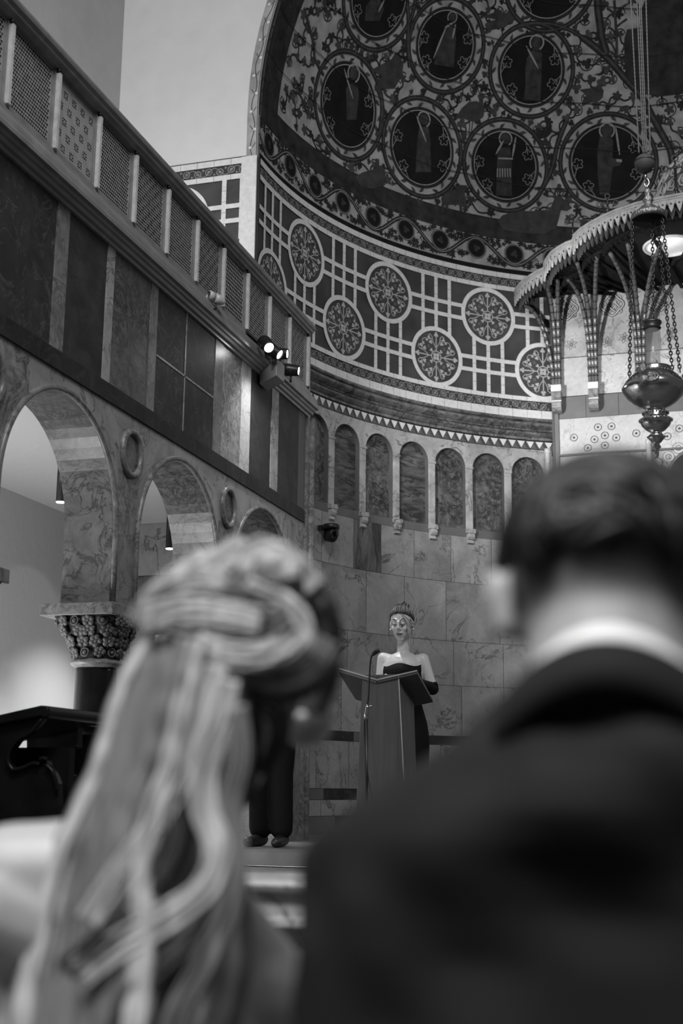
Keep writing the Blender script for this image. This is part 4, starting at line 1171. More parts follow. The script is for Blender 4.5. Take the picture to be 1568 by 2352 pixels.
mb.ball(bc+(-.045,-.02,-.035), .006, 5, 1); mb.ball(bc+(.045,-.01,-.045), .009, 5, 1); mb.tube([bc-(0,0,.055), bc-(0,0,.085)], .010, 8, 1)
mb.build('counterweight_ball', [MT['clay'], MT['iron']], lamp)
for a, b in (((1467,352),(1448,0)), ((1477,352),(1462,0)), ((1481,352),(1467,0)), ((1485,352),(1471,0)), ((1493,354),(1483,0))):
    pa, pb = L(*a), L(*b); d = pb-pa; pb = pa+d*1.9; mb = MB()
    n_ = 150
    pts = [pa+(pb-pa)*i/n_ for i in range(n_+1)]
    mb.tube(pts, [.0048 if i % 2 else .0030 for i in range(n_+1)], 6); mb.build('rope', MT['rope'], lamp)
# ------------------------------------------------------------------ stage lights on the gallery cornice
def stage_light(face_px, dirv, r, ln, label, xf=-3.0):
    c = atX(*face_px, xf); d = np.array(dirv, float); d /= np.linalg.norm(d)
    root = empty('stage_light', tuple(c-d*ln-(0,0,.02)), label, 'spotlight', 'black spotlights clamped on the gallery cornice')
    mb = MB(); prof_ = [(-ln, r*.8), (-ln+.01, r*1.35), (-ln*.6, r*1.4), (-ln*.55, r*1.3), (-.01, r*1.2), (0, r*1.18), (0, r*.97), (-.012, r*.95)]
    a = np.cross(d, (0,0,1)); a /= np.linalg.norm(a); b = np.cross(a, d); vs = []
    for t, rr_ in prof_:
        for j in range(28): q = 2*PI*j/28; vs.append(c+d*t+rr_*(a*math.cos(q)+b*math.sin(q)))
    k = len(prof_); mb.add(vs, [(i*28+j, i*28+(j+1) % 28, (i+1)*28+(j+1) % 28, (i+1)*28+j) for i in range(k-1) for j in range(28)]+[tuple(range(28))], 0, True)
    for i in range(5): mb.add([c-d*(ln*(.65+.06*i))+r*1.04*(a*math.cos(2*PI*j/20)+b*math.sin(2*PI*j/20)) for j in range(20)], [tuple(range(20))], 0)
    mb.build('housing', MT['black'], root)
    mb = MB(); mb.add([c-d*.010]+[c-d*.010+r*.95*(a*math.cos(2*PI*j/28)+b*math.sin(2*PI*j/28)) for j in range(28)], [(0, 1+j, 1+(j+1) % 28) for j in range(28)], 0)
    mb.build('lens', MT['lens'], root)
    mb = MB(); m_ = c-d*ln*.5
    mb.tube([m_+a*r*1.2+(0,0,.0), m_+a*r*1.25-(0,0,r*.9), m_-(0,0,r*1.35), m_-a*r*1.25-(0,0,r*.9), m_-a*r*1.2], .006, 6); mb.tube([m_-(0,0,r*1.35), m_-(0,0,r*1.35+.05)], .008, 6)
    mb.build('yoke', MT['black'], root); return root
stage_light((618,799), (.55,-.55,-.62), .036, .13, 'black spotlight nearest the bride\'s side, leftmost of the four on the cornice, lens facing down')
stage_light((643,815), (.75,-.05,-.50), .035, .12, 'black spotlight second from the left on the cornice, behind the first')
stage_light((661,813), (.97,.05,-.10), .033, .12, 'spotlight with narrow lit lens, third from the left on the cornice')
stage_light((687,852), (.96,.10,-.15), .034, .13, 'black spotlight lowest and rightmost of the four on the cornice')
mb = MB(); mb.box((-3.135, 7.95, 4.345), (-3.115, 8.9, 4.365)); tag(mb.build('lighting_bar', MT['black']), 'black lighting bar on the cornice under the four spotlights', 'lighting bar')
# white cylinder camera on the handrail base
c = atX(496, 686, -3.10); root = empty('cylinder_camera', tuple(c), 'small white cylindrical camera on the cornice in front of the pierced screens', 'camera')
d = np.array([.55,.80,-.18]); d /= np.linalg.norm(d); mb = MB()
def ctube(mb, c, d, prof_, n=24, mi=0):
    a = np.cross(d, (0,0,1)); a /= np.linalg.norm(a); b = np.cross(a, d); vs = []
    for t, rr_ in prof_:
        for j in range(n): q = 2*PI*j/n; vs.append(c+d*t+rr_*(a*math.cos(q)+b*math.sin(q)))
    k = len(prof_); mb.add(vs, [(i*n+j, i*n+(j+1) % n, (i+1)*n+(j+1) % n, (i+1)*n+j) for i in range(k-1) for j in range(n)]+[tuple(range(n)), tuple((k-1)*n+j for j in range(n))[::-1]], mi, True)
ctube(mb, c, d, [(-.062,.026),(-.058,.033),(-.02,.034),(-.02,.031),(-.012,.031),(-.012,.034),(.02,.034),(.05,.024),(.062,.020),(.062,.016)])
mb.build('body', MT['white_plastic'], root); mb = MB(); ctube(mb, c, d, [(.055,.015),(.063,.0155)]); mb.build('lens', MT['black'], root)
mb = MB(); mb.tube([c-(0,0,.02), c-(.0,0,.07), c-(.05,0,.075)], .008, 6); mb.build('bracket', MT['black'], root)
# black pan and tilt camera on the apse wall
c = CY.proj(np.array([-3.509, 10.89, 3.50]))[0]; nrm = CY.proj(c)[1]; r_ = np.cross(nrm, (0,0,1)); c = c+nrm*.11
root = empty('pan_tilt_camera', tuple(c), 'black pan and tilt camera bracketed to the apse wall below the first niches', 'camera')
mb = MB(); mb.lathe(c+(0,0,.035), [(.075,0),(.08,.01),(.08,.03),(.07,.042)], 28)
q = c-nrm*.11; mb.box((q[0]-.05,q[1]-.05,q[2]+.03), (c[0]+.02,c[1]+.02,c[2]+.075)); mb.build('bracket', MT['black'], root)
mb = MB(); ctube(mb, c+(0,0,-.02), nrm*np.array([1,1,0])+np.array([.0,-.4,-.25]), [(-.05,.03),(-.045,.05),(.03,.052),(.045,.045),(.05,.03)], 20)
mb.box(c-(.065,.03,.03), c-(.05,-.03,-.05)); mb.box(c+(.05,-.03,-.03), c+(.065,.03,.05)); mb.build('head', MT['black'], root)
# aisle downlights
for k, (px, py0, py1) in enumerate(((139, 1060, 1153), (389, 1185, 1260))):
    b = atX(px, py1, -4.1); root = empty('pendant_downlight', (b[0], b[1], b[2]), ['black cylinder downlight hanging seen through the first full arch', 'black cylinder downlight hanging seen through the second full arch'][k], 'ceiling light', 'black cylinder downlights in the side aisle')
    mb = MB(); r_ = .030; mb.lathe((b[0], b[1], b[2]), [(r_*.96,.004),(r_,0),(r_,.40),(r_*.9,.40)], 24); mb.build('housing', MT['black'], root)
    mb = MB(); mb.lathe((b[0], b[1], b[2]-.004), [(r_*.93,0),(r_*.93,.006)], 24); mb.build('lens', MT['downlens'], root)
# ------------------------------------------------------------------ arcade columns
CXc = -3.33
def leafblob(mb, c, n, up, s_, mi=0):
    """three or five lobed carved leaf lying on the bell"""
    n = n/np.linalg.norm(n); e1 = np.cross(up, n); e1 /= np.linalg.norm(e1); e2 = np.cross(n, e1); R = np.stack([e1, e2, n], 1)
    for k in range(5):
        a = PI/2+(k-2)*1.15; o = c+(e1*math.cos(a)+e2*math.sin(a))*s_*.62
        mb.ball(o, s_*.5, 5, mi, (1, 1, .62), R)
    mb.ball(c+n*s_*.15, s_*.30, 4, mi, (1, 1, .8), R); mb.tube([c-e2*s_*.3, c-e2*s_*1.25-n*s_*.2], s_*.10, 5, mi)
def make_column(yc, label):
    root = empty('arcade_column', (CXc, yc, 0), label, 'column', 'marble columns of the left arcade')
    mb = MB(); mb.box((CXc-.245, yc-.215, 2.148), (CXc+.19, yc+.215, 2.213), 0); mb.build('abacus', MT['m_strip_d'], root, bevel=.004)
    mb = MB(); zt, zb = 2.148, 1.925; n = 40; pr = []
    for i in range(13):
        t = i/12; z = zb+(zt-zb)*t; pr.append((.118+.075*t**1.5, z))
    vs = []
    for r, z in pr:
        t = (z-zb)/(zt-zb)
        for j in range(n):
            a = 2*PI*j/n; sq = 1/max(abs(math.cos(a)), abs(math.sin(a))); rr_ = r*(1+(min(sq, 1.28)-1)*t)
            vs.append((CXc+rr_*math.cos(a), yc+rr_*math.sin(a), z))
    mb.add(vs, [(i*n+j, i*n+(j+1) % n, (i+1)*n+(j+1) % n, (i+1)*n+j) for i in range(12) for j in range(n)]+[tuple(range(12*n, 13*n))], 1, True)
    rn_ = random.Random(4)
    for row, (t, cnt, s_) in enumerate(((.14, 12, .030), (.40, 13, .034), (.66, 14, .036), (.88, 16, .033))):
        for i in range(cnt):
            a = 2*PI*(i+.5*(row % 2))/cnt+rn_.uniform(-.06, .06); z = zb+(zt-zb)*t; sq = 1/max(abs(math.cos(a)), abs(math.sin(a)))
            r = (.118+.075*t**1.5)*(1+(min(sq, 1.28)-1)*t)+.012
            nn = np.array([math.cos(a), math.sin(a), -.35]); c = np.array([CXc+r*math.cos(a), yc+r*math.sin(a), z])
            if row in (0, 3) and i % 2:
                e1 = np.array([-math.sin(a), math.cos(a), 0]); e2 = np.array([0, 0, 1.])
                mb.tube([c+(e1*math.cos(q)+e2*math.sin(q))*s_*.75 for q in [2*PI*j/14 for j in range(14)]], s_*.16, 5, 0, closed=True); mb.ball(c, s_*.42, 5, 0)
            else: leafblob(mb, c, nn, np.array([0, 0, 1.]) if rn_.random() < .6 else np.array([.6*math.sin(a), -.6*math.cos(a), .6]), s_)
    mb.build('capital', [MT['carved'], MT['dark']], root)
    mb = MB(); mb.lathe((CXc, yc, 0), [(.108+0, 1.878)]+[(.118+.024*math.sin(PI*i/8), 1.88+.045*i/8) for i in range(9)]+[(.10, 1.925)], 40); mb.build('necking_ring', MT['m_strip_d'], root)
    mb = MB(); mb.lathe((CXc, yc, 0), [(.118, .55), (.118, 1.0), (.110, 1.86), (.108, 1.89)], 40); mb.build('shaft', MT['shaft'], root)
    mb = MB(); mb.lathe((CXc, yc, 0), [(.17, .42), (.17, .46), (.15, .48), (.15, .50), (.13, .53), (.12, .56)], 40); mb.box((CXc-.19, yc-.19, .29), (CXc+.19, yc+.19, .42)); mb.build('base', MT['m_strip_d'], root)
    return root
col = make_column(6.37, 'black marble column with carved leaf capital beside the black stalls, between first and second full arches')
c2 = copy_tree(col); c2.location[1] = 4.91; c2['label'] = 'arcade column whose slab corner shows at the left edge of the photo'
c3 = copy_tree(col); c3.location[1] = 7.83; c3['label'] = 'arcade column nearest the apse, behind the bride\'s hair'
# ------------------------------------------------------------------ choir stalls of black oak at the left
def stall(Y, poly, label, rail, curves, dz=.10):
    root = empty('choir_stall', (poly[0][0]+.1 if 0 else atY(60, 1800, Y)[0], Y, .0), label, 'choir stall', 'black oak choir stalls at the left')
    q = [atY(x, y, Y) for x, y in poly]; mb = MB(); mb.extrude(q, (0, .06, 0)); mb.build('end_panel', MT['pew'], root, bevel=.008)
    q = [atY(x, y, Y-.03) for x, y in rail]; mb = MB(); mb.extrude(q, (0, .60, 0)); 
    mb.build('cap_rail', MT['pew'], root, bevel=.012)
    for cv in curves:
        mb = MB(); mb.tube(smooth([atY(x, y, Y-.012) for x, y in cv], 5), .010, 8); mb.build('carved_edge', MT['pew'], root)
    q = atY(poly[0][0], poly[0][1], Y+.06); mb = MB(); mb.box((q[0], Y+.14, .3), (atY(96 if Y < 5.5 else 150, 1800, Y)[0]+.05, Y+.19, q[2]-.03)); mb.build('back_board', MT['pew'], root)
stall(5.05, [(-200,1700),(0,1655),(60,1640),(98,1633),(95,1652),(70,1680),(40,1700),(22,1725),(20,1755),(30,1770),(55,1762),(85,1752),(92,1745),(105,1745),(108,1757),(120,1775),(130,1800),(132,1850),(125,1900),(140,1990),(145,2200),(-200,2200)],
      'nearer black oak choir stall with scrolled end at the left edge', [(-200,1692),(0,1641),(92,1620),(108,1621),(113,1628),(113,1643),(104,1650),(92,1646),(0,1664),(-200,1715)],
      [[(96,1652),(70,1682),(38,1702),(21,1728),(19,1752),(30,1769)], [(30,1769),(52,1764),(75,1754),(90,1756)], [(92,1744),(100,1742),(107,1745)], [(106,1757),(120,1772),(129,1798),(131,1815)]])
stall(5.72, [(60,1672),(178,1655),(178,1720),(150,1728),(145,1755),(150,1770),(165,1778),(165,1800),(170,2200),(60,2200)],
      'farther black oak choir stall with lower rail, in front of the black marble column', [(60,1668),(130,1658),(176,1648),(178,1664),(130,1674),(96,1677),(60,1680)],
      [[(178,1715),(158,1722),(146,1735),(144,1752),(150,1768),(160,1776)], [(133,1793),(150,1792),(165,1793)]])
# ------------------------------------------------------------------ altar rail close in front
mb = MB(); ar = empty('altar_rail', (0, 2.65, 0), 'low white veined marble altar rail between the couple and the steps', 'altar rail')
mb.extrude([(-2.2,y,z) for y,z in ((2.60,.99),(2.60,1.040),(2.575,1.046),(2.57,1.056),(2.58,1.064),(2.86,1.064),(2.86,.99))], (5.4,0,0)); mb.build('coping', MT['m_rail'], ar)
mb = MB(); mb.extrude([(-2.2,y,z) for y,z in ((2.60,.97),(2.585,.976),(2.585,.988),(2.60,.995),(2.84,.995),(2.84,.97))], (5.4,0,0)); mb.build('lower_moulding', MT['m_rail'], ar)
mb = MB(); mb.box((-2.2,2.63,0),(3.2,2.82,.975)); mb.build('panel', MT['m_rail'], ar)
# ------------------------------------------------------------------ lectern
YL = 7.85
lt = empty('lectern', tuple(atY(880, 1963, YL+.2)*np.array([1,1,0])+np.array([0,0,PZ])), 'wooden lectern with folded book-shaped top where the woman reads', 'lectern')
g = lambda x, y, d=0: atY(x, y, YL+d)
fl, fr_, rr1 = g(832,1556), g(915,1550), g(949,1570,.22)
flb, frb, rrb = g(812,1945), g(936,1945), g(962,1925,.22)
blb, bl = flb+np.array([.06,.34,0]), fl+np.array([.06,.34,0])
mb = MB()
for p_ in (flb, frb, rrb, blb): p_[2] = PZ+.001
fr_[2] = 1.955; fl[2] = 1.955; rr1[2] = 1.93; bl[2] = 1.93
mb.add([flb, frb, rrb, blb, fl, fr_, rr1, bl], [(0,1,5,4),(1,2,6,5),(2,3,7,6),(3,0,4,7),(4,5,6,7),(3,2,1,0)], 0); mb.build('pedestal', MT['lect'], lt, bevel=.004)
mb = MB(); mb.tube([fr_+(0,-.002,0), frb+(0,-.002,0)], .004, 6); mb.build('corner_bead', MT['lect_e'], lt)
def board(a, b, c, d, th=.022):
    """a-b the near high edge, c-d the far low edge"""
    n = np.cross(b-a, d-a); n /= np.linalg.norm(n); n *= (1 if n[2] > 0 else -1)*th
    mb = MB(); v = [a, b, c, d]; mb.add([p-n for p in v]+[p for p in v], [(0,1,2,3),(7,6,5,4),(0,4,5,1),(1,5,6,2),(2,6,7,3),(3,7,4,0)], 0)
    return mb
vl = g(866,1562); 
A_, B_ = g(779,1536), g(958,1541)
lo = np.array([.03, .30, -.155])
board(A_, vl, vl+lo, A_+lo).build('left_leaf', MT['lect_d'], lt); board(vl, B_, B_+lo, vl+lo).build('right_leaf', MT['lect_d'], lt)
mb = MB(); mb.tube([A_-(0,.004,0), vl-(0,.004,0), B_-(0,.004,0)], .006, 6); mb.build('edge_bead', MT['lect_e'], lt)
# microphone stand
ms = empty('microphone_stand', tuple(g(840,1950,-.18)*np.array([1,1,0])+np.array([0,0,PZ])), 'black microphone stand with bent boom in front of the lectern', 'microphone stand')
q = lambda x, y: atY(x, y, YL-.16)
base_ = q(841,1950); base_[2] = PZ
mb = MB(); mb.tube([base_+(0,0,.01), q(841,1640)], .011, 10); mb.build('pole', MT['black'], ms)
mb = MB(); mb.lathe(base_, [(.12,0),(.12,.015),(.03,.03),(.02,.05)], 24); mb.build('base', MT['black'], ms)
mb = MB(); mb.tube([q(840,1652), q(841,1640), q(842,1632), q(843,1625), q(843,1618)], [.014,.016,.012,.014,.010], 12); mb.ball(q(851,1622), .010, 6); mb.build('clutch', MT['silver'], ms)
mb = MB(); mb.tube(smooth([q(843,1622), q(846,1600), q(848,1560), q(850,1525), q(853,1508), q(860,1500)], 6), .0055, 8); mb.build('gooseneck', MT['black'], ms)
mb = MB(); mb.tube([q(855,1505), q(858,1501), q(868,1494), q(871,1492)], [.008,.013,.014,.009], 10); mb.build('microphone', MT['black'], ms)
mb = MB(); mb.tube(smooth([q(842,1640), q(836,1660), q(838,1720), q(846,1790), q(855,1845), q(850,1940)], 6), .003, 6); mb.build('cable', MT['black'], ms)
# ------------------------------------------------------------------ bodies: blended limb volumes, frozen to one continuous surface
def freeze(mb, name, m, parent, voxel, sm=6, fac=.5, mats=None):
    o = mb.build(name+'_raw', m, None)
    r = o.modifiers.new('r', 'REMESH'); r.mode = 'VOXEL'; r.voxel_size = voxel; r.use_smooth_shade = True
    s_ = o.modifiers.new('s', 'SMOOTH'); s_.iterations = sm; s_.factor = fac
    dg_ = bpy.context.evaluated_depsgraph_get(); me = bpy.data.meshes.new_from_object(o.evaluated_get(dg_))
    bpy.data.objects.remove(o)
    me.materials.clear()
    for x in (mats or [m]): me.materials.append(x)
    n = len(me.polygons); me.polygons.foreach_set('material_index', [0]*n); me.polygons.foreach_set('use_smooth', [True]*n)
    off = np.array(parent.location); 
    for v in me.vertices: v.co = Vector(v.co) - Vector(off)
    o = bpy.data.objects.new(name, me); COL.objects.link(o); o.parent = parent; return o
def limb(mb, a, b, ra, rb, n=14, flat=1.0):
    a, b = np.array(a, float), np.array(b, float); L_ = 8
    pts = [a+(b-a)*i/L_ for i in range(L_+1)]; mb.tube(pts, [ra+(rb-ra)*i/L_ for i in range(L_+1)], n, flat=flat)
    mb.ball(a, ra, 8); mb.ball(b, rb, 8)
def hand(mb, wrist, dirv, palm_n, s_=1.0, curl=.6, side=1):
    d = np.array(dirv, float); d /= np.linalg.norm(d); n = np.array(palm_n, float); n -= d*(n@d); n /= np.linalg.norm(n); w = np.cross(d, n)*side
    R = np.stack([w, d, n], 1); mb.ball(wrist+d*.045*s_, .045*s_, 8, 0, (.85, 1.0, .36), R)
    for k, ln in enumerate((.070, .078, .072, .056)):
        b = wrist+d*.080*s_+w*(-.030+.020*k)*s_; p = [b-d*.02*s_]; a = 0
        for sg in range(3):
            a += curl*(.5+.3*sg); st = ln*(.45, .32, .25)[sg]*s_; p.append(p[-1]+(d*math.cos(a)+n*math.sin(a))*st)
        mb.tube(p, [.0095*s_, .009*s_, .008*s_, .007*s_], 8)
        mb.ball(p[-1], .007*s_, 5)
    b = wrist+d*.02*s_-w*.03*s_; mb.tube([b, b+(-w*.8+d*.7)*.03*s_, b+(-w*.7+d+n*.4)*.055*s_, b+(-w*.4+d+n*.6)*.07*s_], [.012*s_, .011*s_, .009*s_, .008*s_], 8)
# ---- the reading woman
HY = 8.6; HX = float(atY(922, 1450, HY)[0])
rd = empty('person', (HX, HY, PZ), 'woman in strapless black dress with hair pinned up, reading at the lectern', 'person')
hz = lambda py: atY(922, py, HY)[2]
top, chin = hz(1396), hz(1480)
mb = MB(); hc = np.array([HX, HY, (top+chin)/2+.02]); tilt = .30
def Rx(a): c, s_ = math.cos(a), math.sin(a); return np.array([[1,0,0],[0,c,-s_],[0,s_,c]])
RT = Rx(tilt)     # head bowed forward, face towards -Y
def hp(x, y, z): return hc + RT @ np.array([x, y, z])
mb.ball(hp(0, .012, .018), .1, 14, 0, (.76, .95, .98), RT); mb.ball(hp(0, -.020, -.045), .1, 12, 0, (.62, .70, .72), RT)
mb.ball(hp(0, -.052, -.098), .030, 8, 0, (1.0, .9, .75), RT)
mb.tube([hp(0, -.088, .028), hp(0, -.098, .0), hp(0, -.110, -.022)], [.009, .010, .0135], 10); mb.ball(hp(.011, -.096, -.026), .008, 6); mb.ball(hp(-.011, -.096, -.026), .008, 6)
for s_ in (-1, 1):
    mb.ball(hp(s_*.030, -.077, .012), .0148, 8); mb.ball(hp(s_*.036, -.066, -.024), .026, 8, 0, (1, .8, .8)); mb.ball(hp(s_*.028, -.082, .036), .014, 6, 0, (1.7, .6, .6), RT)
    mb.ball(hp(s_*.077, .008, -.012), .022, 8, 0, (.45, .8, 1.25), RT)
mb.ball(hp(0, -.088, -.057), .016, 8, 0, (1.5, .7, .75), RT)
nb = np.array([HX+.002, HY+.045, hz(1512)])
limb(mb, nb+(0,0,-.03), hp(0, .03, -.05), .045, .042)
sh = [atY(880, 1506, HY+.05), atY(971, 1508, HY+.05)]; sh[0][2] -= .020; sh[1][2] -= .020
for p_ in sh: limb(mb, p_, nb+(0,0,-.045), .043, .052)
limb(mb, sh[0]+(.03,.0,-.02), sh[1]+(-.03,.0,-.02), .050, .050)
ct = np.array([HX, HY+.04, hz(1545)])
mb.ball(ct, .15, 12, 0, (1.03, .66, 1.0)); mb.ball(ct+(0,.01,-.17), .13, 12, 0, (1.0, .72, 1.3)); mb.ball(ct+(0,.02,-.36), .14, 12, 0, (1.05, .8, 1.1))
for s_ in (-1, 1): mb.ball(ct+(s_*.062,-.065,-.045), .062, 10, 0, (1, .8, 1))
for s_ in (-1, 1): 
    hpv = np.array([HX+s_*.07, HY+.06, PZ+.80]); limb(mb, hpv, (HX+s_*.085, HY+.04, PZ+.46), .076, .058); limb(mb, (HX+s_*.085, HY+.04, PZ+.46), (HX+s_*.08, HY+.07, PZ+.08), .055, .036)
    limb(mb, (HX+s_*.08, HY+.08, PZ+.05), (HX+s_*.09, HY-.09, PZ+.03), .035, .024)
el = [atY(873, 1572, HY+.04), atY(993, 1582, HY+.04)]; wr = [atY(888, 1560, HY-.20), atY(958, 1572, HY-.22)]
wr[0][2] = el[0][2]+.0; wr[1][2] = el[1][2]+.02
for k in (0, 1):
    limb(mb, sh[k], el[k], .043, .036); limb(mb, el[k], wr[k], .036, .022)
    hand(mb, wr[k], (.25 if k == 0 else -.25, -1, .1), (0, 0, -1), .95, .45, 1 if k == 0 else -1)
freeze(mb, 'body', MT['skin'], rd, .0042, 9)
# facial features
for s_ in (-1, 1):
    mb = MB(); mb.tube([hp(s_*(.012+.036*t), -.098+.020*t, .037+.007*math.sin(PI*t*.8)) for t in [i/6 for i in range(7)]], [.0012,.003,.0032,.003,.0025,.002,.001], 6); mb.build('eyebrow', MT['hair_d'], rd)
    mb = MB(); mb.tube([hp(s_*(.015+.032*t), -.0955+.017*t, .009-.006*math.sin(PI*t)) for t in [i/6 for i in range(7)]], [.001,.0022,.0028,.003,.0028,.0022,.001], 6); mb.build('eyelash', MT['black'], rd)
mb = MB(); mb.tube([hp(.024*t, -.1015+.016*t*t, -.054-.002*abs(t)) for t in [i/4-1 for i in range(9)]], [.001,.003,.0045,.005,.0042,.005,.0045,.003,.001], 8); mb.build('lips', MT['lips'], rd)
mb = MB(); mb.tube([hp(.020*t, -.099+.014*t*t, -.063+.003*abs(t)) for t in [i/4-1 for i in range(9)]], [.001,.003,.005,.006,.006,.006,.005,.003,.001], 8); mb.build('lips', MT['lips'], rd)
# hair
mb = MB()
def hcap(aa, q, k_=1.0): return hp(.081*math.sin(aa)*math.cos(q)*k_, .010+.099*math.sin(aa)*math.sin(q)*k_, .018+.103*math.cos(aa)*k_)
def hline(q): b = math.sin(q); return PI/2*(1.0+.50*b+.10*b*b)
vs = []; fs = []
for i in range(20):
    for j in range(48):
        q = 2*PI*j/48; t = i/19; vs.append(hcap(hline(q)*t, q, 1.0 if t < .85 else 1-.10*(t-.85)/.15))
for i in range(19):
    for j in range(48): fs.append((i*48+j, i*48+(j+1) % 48, (i+1)*48+(j+1) % 48, (i+1)*48+j))
mb.add(vs, fs, 0, True)
rn_ = random.Random(8)
def hdir(aa, q): return np.array([math.sin(aa)*math.cos(q), math.sin(aa)*math.sin(q), math.cos(aa)])
bd_ = hdir(.62, PI/2)
for j in range(64):
    q = 2*PI*(j+.5)/64; a_ = hdir(hline(q)*.97, q); P_ = []
    for i in range(11):
        t = i/10; d_ = a_*(1-t)+bd_*t+np.cross(a_, bd_)*.10*math.sin(PI*t)*math.sin(j*1.3); d_ /= np.linalg.norm(d_)
        k_ = .985+.035*math.sin(PI*min(1, t*2.2+.1))+.012*math.sin(j*2.1)
        P_.append(hp(.082*d_[0]*k_, .010+.100*d_[1]*k_, .018+.105*d_[2]*k_))
    mb.tube(P_, [.0015]+[.0045]*8+[.004, .003], 6)
for i in range(26):
    a = 2*PI*i/26; c = hp(.0, .062, .104); r = .038*rn_.uniform(.8, 1.1)
    mb.tube(smooth([c+np.array([r*math.cos(a), r*.8*math.sin(a), -.012]), c+np.array([r*math.cos(a+.5), r*.8*math.sin(a+.5), .012]), c+np.array([r*.5*math.cos(a+1.3), r*.5*math.sin(a+1.3), .024+rn_.uniform(0,.012)]), c+np.array([-.014*math.cos(a), .01*math.sin(a), .012+rn_.uniform(0,.012)])], 5), [.006]*15+[.003], 6)
hb = mb.build('hair', MT['hair_d'], rd)
for pts_ in ([(-.020,-.094,.085),(-.050,-.094,.060),(-.070,-.078,.010),(-.073,-.085,-.045),(-.062,-.092,-.085),(-.060,-.090,-.105)], [(.014,-.094,.085),(.040,-.096,.055),(.058,-.088,.0),(.055,-.098,-.045),(.066,-.096,-.080),(.058,-.094,-.115),(.066,-.09,-.14)],
             [(-.030,-.088,.082),(-.062,-.074,.045),(-.080,-.05,-.02),(-.084,-.055,-.08),(-.075,-.06,-.12)], [(.03,-.088,.08),(.068,-.07,.03),(.083,-.05,-.02),(.080,-.06,-.07),(.088,-.05,-.11),(.082,-.05,-.15)], [(.07,-.03,.03),(.092,0,-.01),(.098,.02,.0),(.105,.03,.03)]):
    mb = MB(); q_ = smooth([hp(*p_) for p_ in pts_], 6); mb.tube(q_, [.0024*(1-.6*i/len(q_)) for i in range(len(q_))], 6); mb.build('hair_strand', MT['hair_d'], rd)
for s_ in (-1, 1):
    mb = MB(); mb.ball(hp(s_*.083, -.002, -.042), .005, 6); mb.build('earring', MT['pearl'], rd)
# dress: fitted strapless bodice flowing to a long skirt
mb = MB(); rows_ = [(hz(1529), .132, .105, .035), (hz(1542), .136, .122, .035), (hz(1560), .134, .118, .036), (hz(1585), .126, .098, .04), (hz(1615), .118, .090, .045), (hz(1660), .155, .125, .05), (hz(1700), .172, .14, .05), (hz(1760), .165, .14, .05), (1.35, .165, .15, .05), (PZ+.25, .18, .18, .05), (PZ+.01, .26, .26, .05)]
n = 48; vs = []
for i, (z, a, b, yo) in enumerate(rows_):
    for j in range(n):
        q = 2*PI*j/n; dz = (.012*abs(math.sin(q))*0 + (.010*math.cos(4*q) if i == 0 and math.sin(q) < 0 else 0)); k_ = 1+(.03*math.sin(12*q) if i > 7 else 0)
        vs.append((HX+.003+a*k_*math.cos(q), HY+yo+b*k_*math.sin(q), z+dz))
mb.add(vs, [(i*n+j, (i+1)*n+j, (i+1)*n+(j+1) % n, i*n+(j+1) % n) for i in range(len(rows_)-1) for j in range(n)], 0, True); d_ = mb.build('dress', MT['cloth'], rd)
so = d_.modifiers.new('s', 'SOLIDIFY'); so.thickness = .006; so.offset = 1
for k in (0, 1):
    a = el[k]+(sh[k]-el[k])*.16; mb = MB(); mb.tube([a, el[k]*.6+a*.4, el[k], el[k]+(wr[k]-el[k])*.5, wr[k]], [.043, .045, .043, .038, .027], 18); mb.ball(el[k], .043, 8); mb.build('long_glove', MT['cloth'], rd)
# ---- man in black standing on the step beside the lectern, mostly hidden by the bride
mx, my = float(atY(624, 1700, 8.35)[0]), 8.35
mn = empty('person', (mx, my, PZ), 'man in a black suit standing on the sanctuary floor, mostly hidden behind the bride', 'person')
mb = MB(); zt = PZ+1.75
mb.ball((mx, my, zt-.11), .1, 12, 0, (.78, .95, 1.18)); mb.ball((mx, my-.03, zt-.17), .1, 10, 0, (.62, .7, .7)); mb.tube([(mx, my-.095, zt-.11), (mx, my-.115, zt-.145)], [.01, .014], 8)
for s_ in (-1, 1): mb.ball((mx+s_*.08, my, zt-.13), .022, 6, 0, (.4, .8, 1.3))
limb(mb, (mx, my+.01, zt-.30), (mx, my, zt-.16), .06, .055)
for s_ in (-1, 1):
    limb(mb, (mx+s_*.17, my, zt-.36), (mx, my, zt-.29), .06, .06); limb(mb, (mx+s_*.19, my, zt-.36), (mx+s_*.21, my+.03, zt-.65), .05, .042); limb(mb, (mx+s_*.21, my+.03, zt-.65), (mx+s_*.08, my-.16, zt-.80), .040, .028)
    hand(mb, np.array([mx+s_*.08, my-.16, zt-.80]), (-s_, -.4, -.3), (0, 1, 0), 1.0, .6, s_)
    limb(mb, (mx+s_*.08, my, PZ+.88), (mx+s_*.07, my, PZ+.48), .08, .06); limb(mb, (mx+s_*.07, my, PZ+.48), (mx+s_*.075, my+.02, PZ+.08), .055, .04)
mb.ball((mx, my, zt-.50), .2, 10, 0, (.85, .55, 1.1)); mb.ball((mx, my, zt-.78), .17, 10, 0, (.9, .62, 1.1))
freeze(mb, 'body', MT['skin'], mn, .012, 4)
mb = MB()
for s_ in (-1, 1): limb(mb, (mx+s_*.16, my, zt-.36), (mx, my, zt-.31), .07, .07); limb(mb, (mx+s_*.19, my, zt-.37), (mx+s_*.215, my+.03, zt-.65), .062, .055); limb(mb, (mx+s_*.215, my+.03, zt-.65), (mx+s_*.10, my-.14, zt-.79), .053, .040)
mb.ball((mx, my, zt-.50), .22, 10, 0, (.87, .6, 1.1)); mb.ball((mx, my, zt-.80), .2, 10, 0, (.92, .68, 1.2))
freeze(mb, 'jacket', MT['cloth'], mn, .012, 4)
mb = MB()
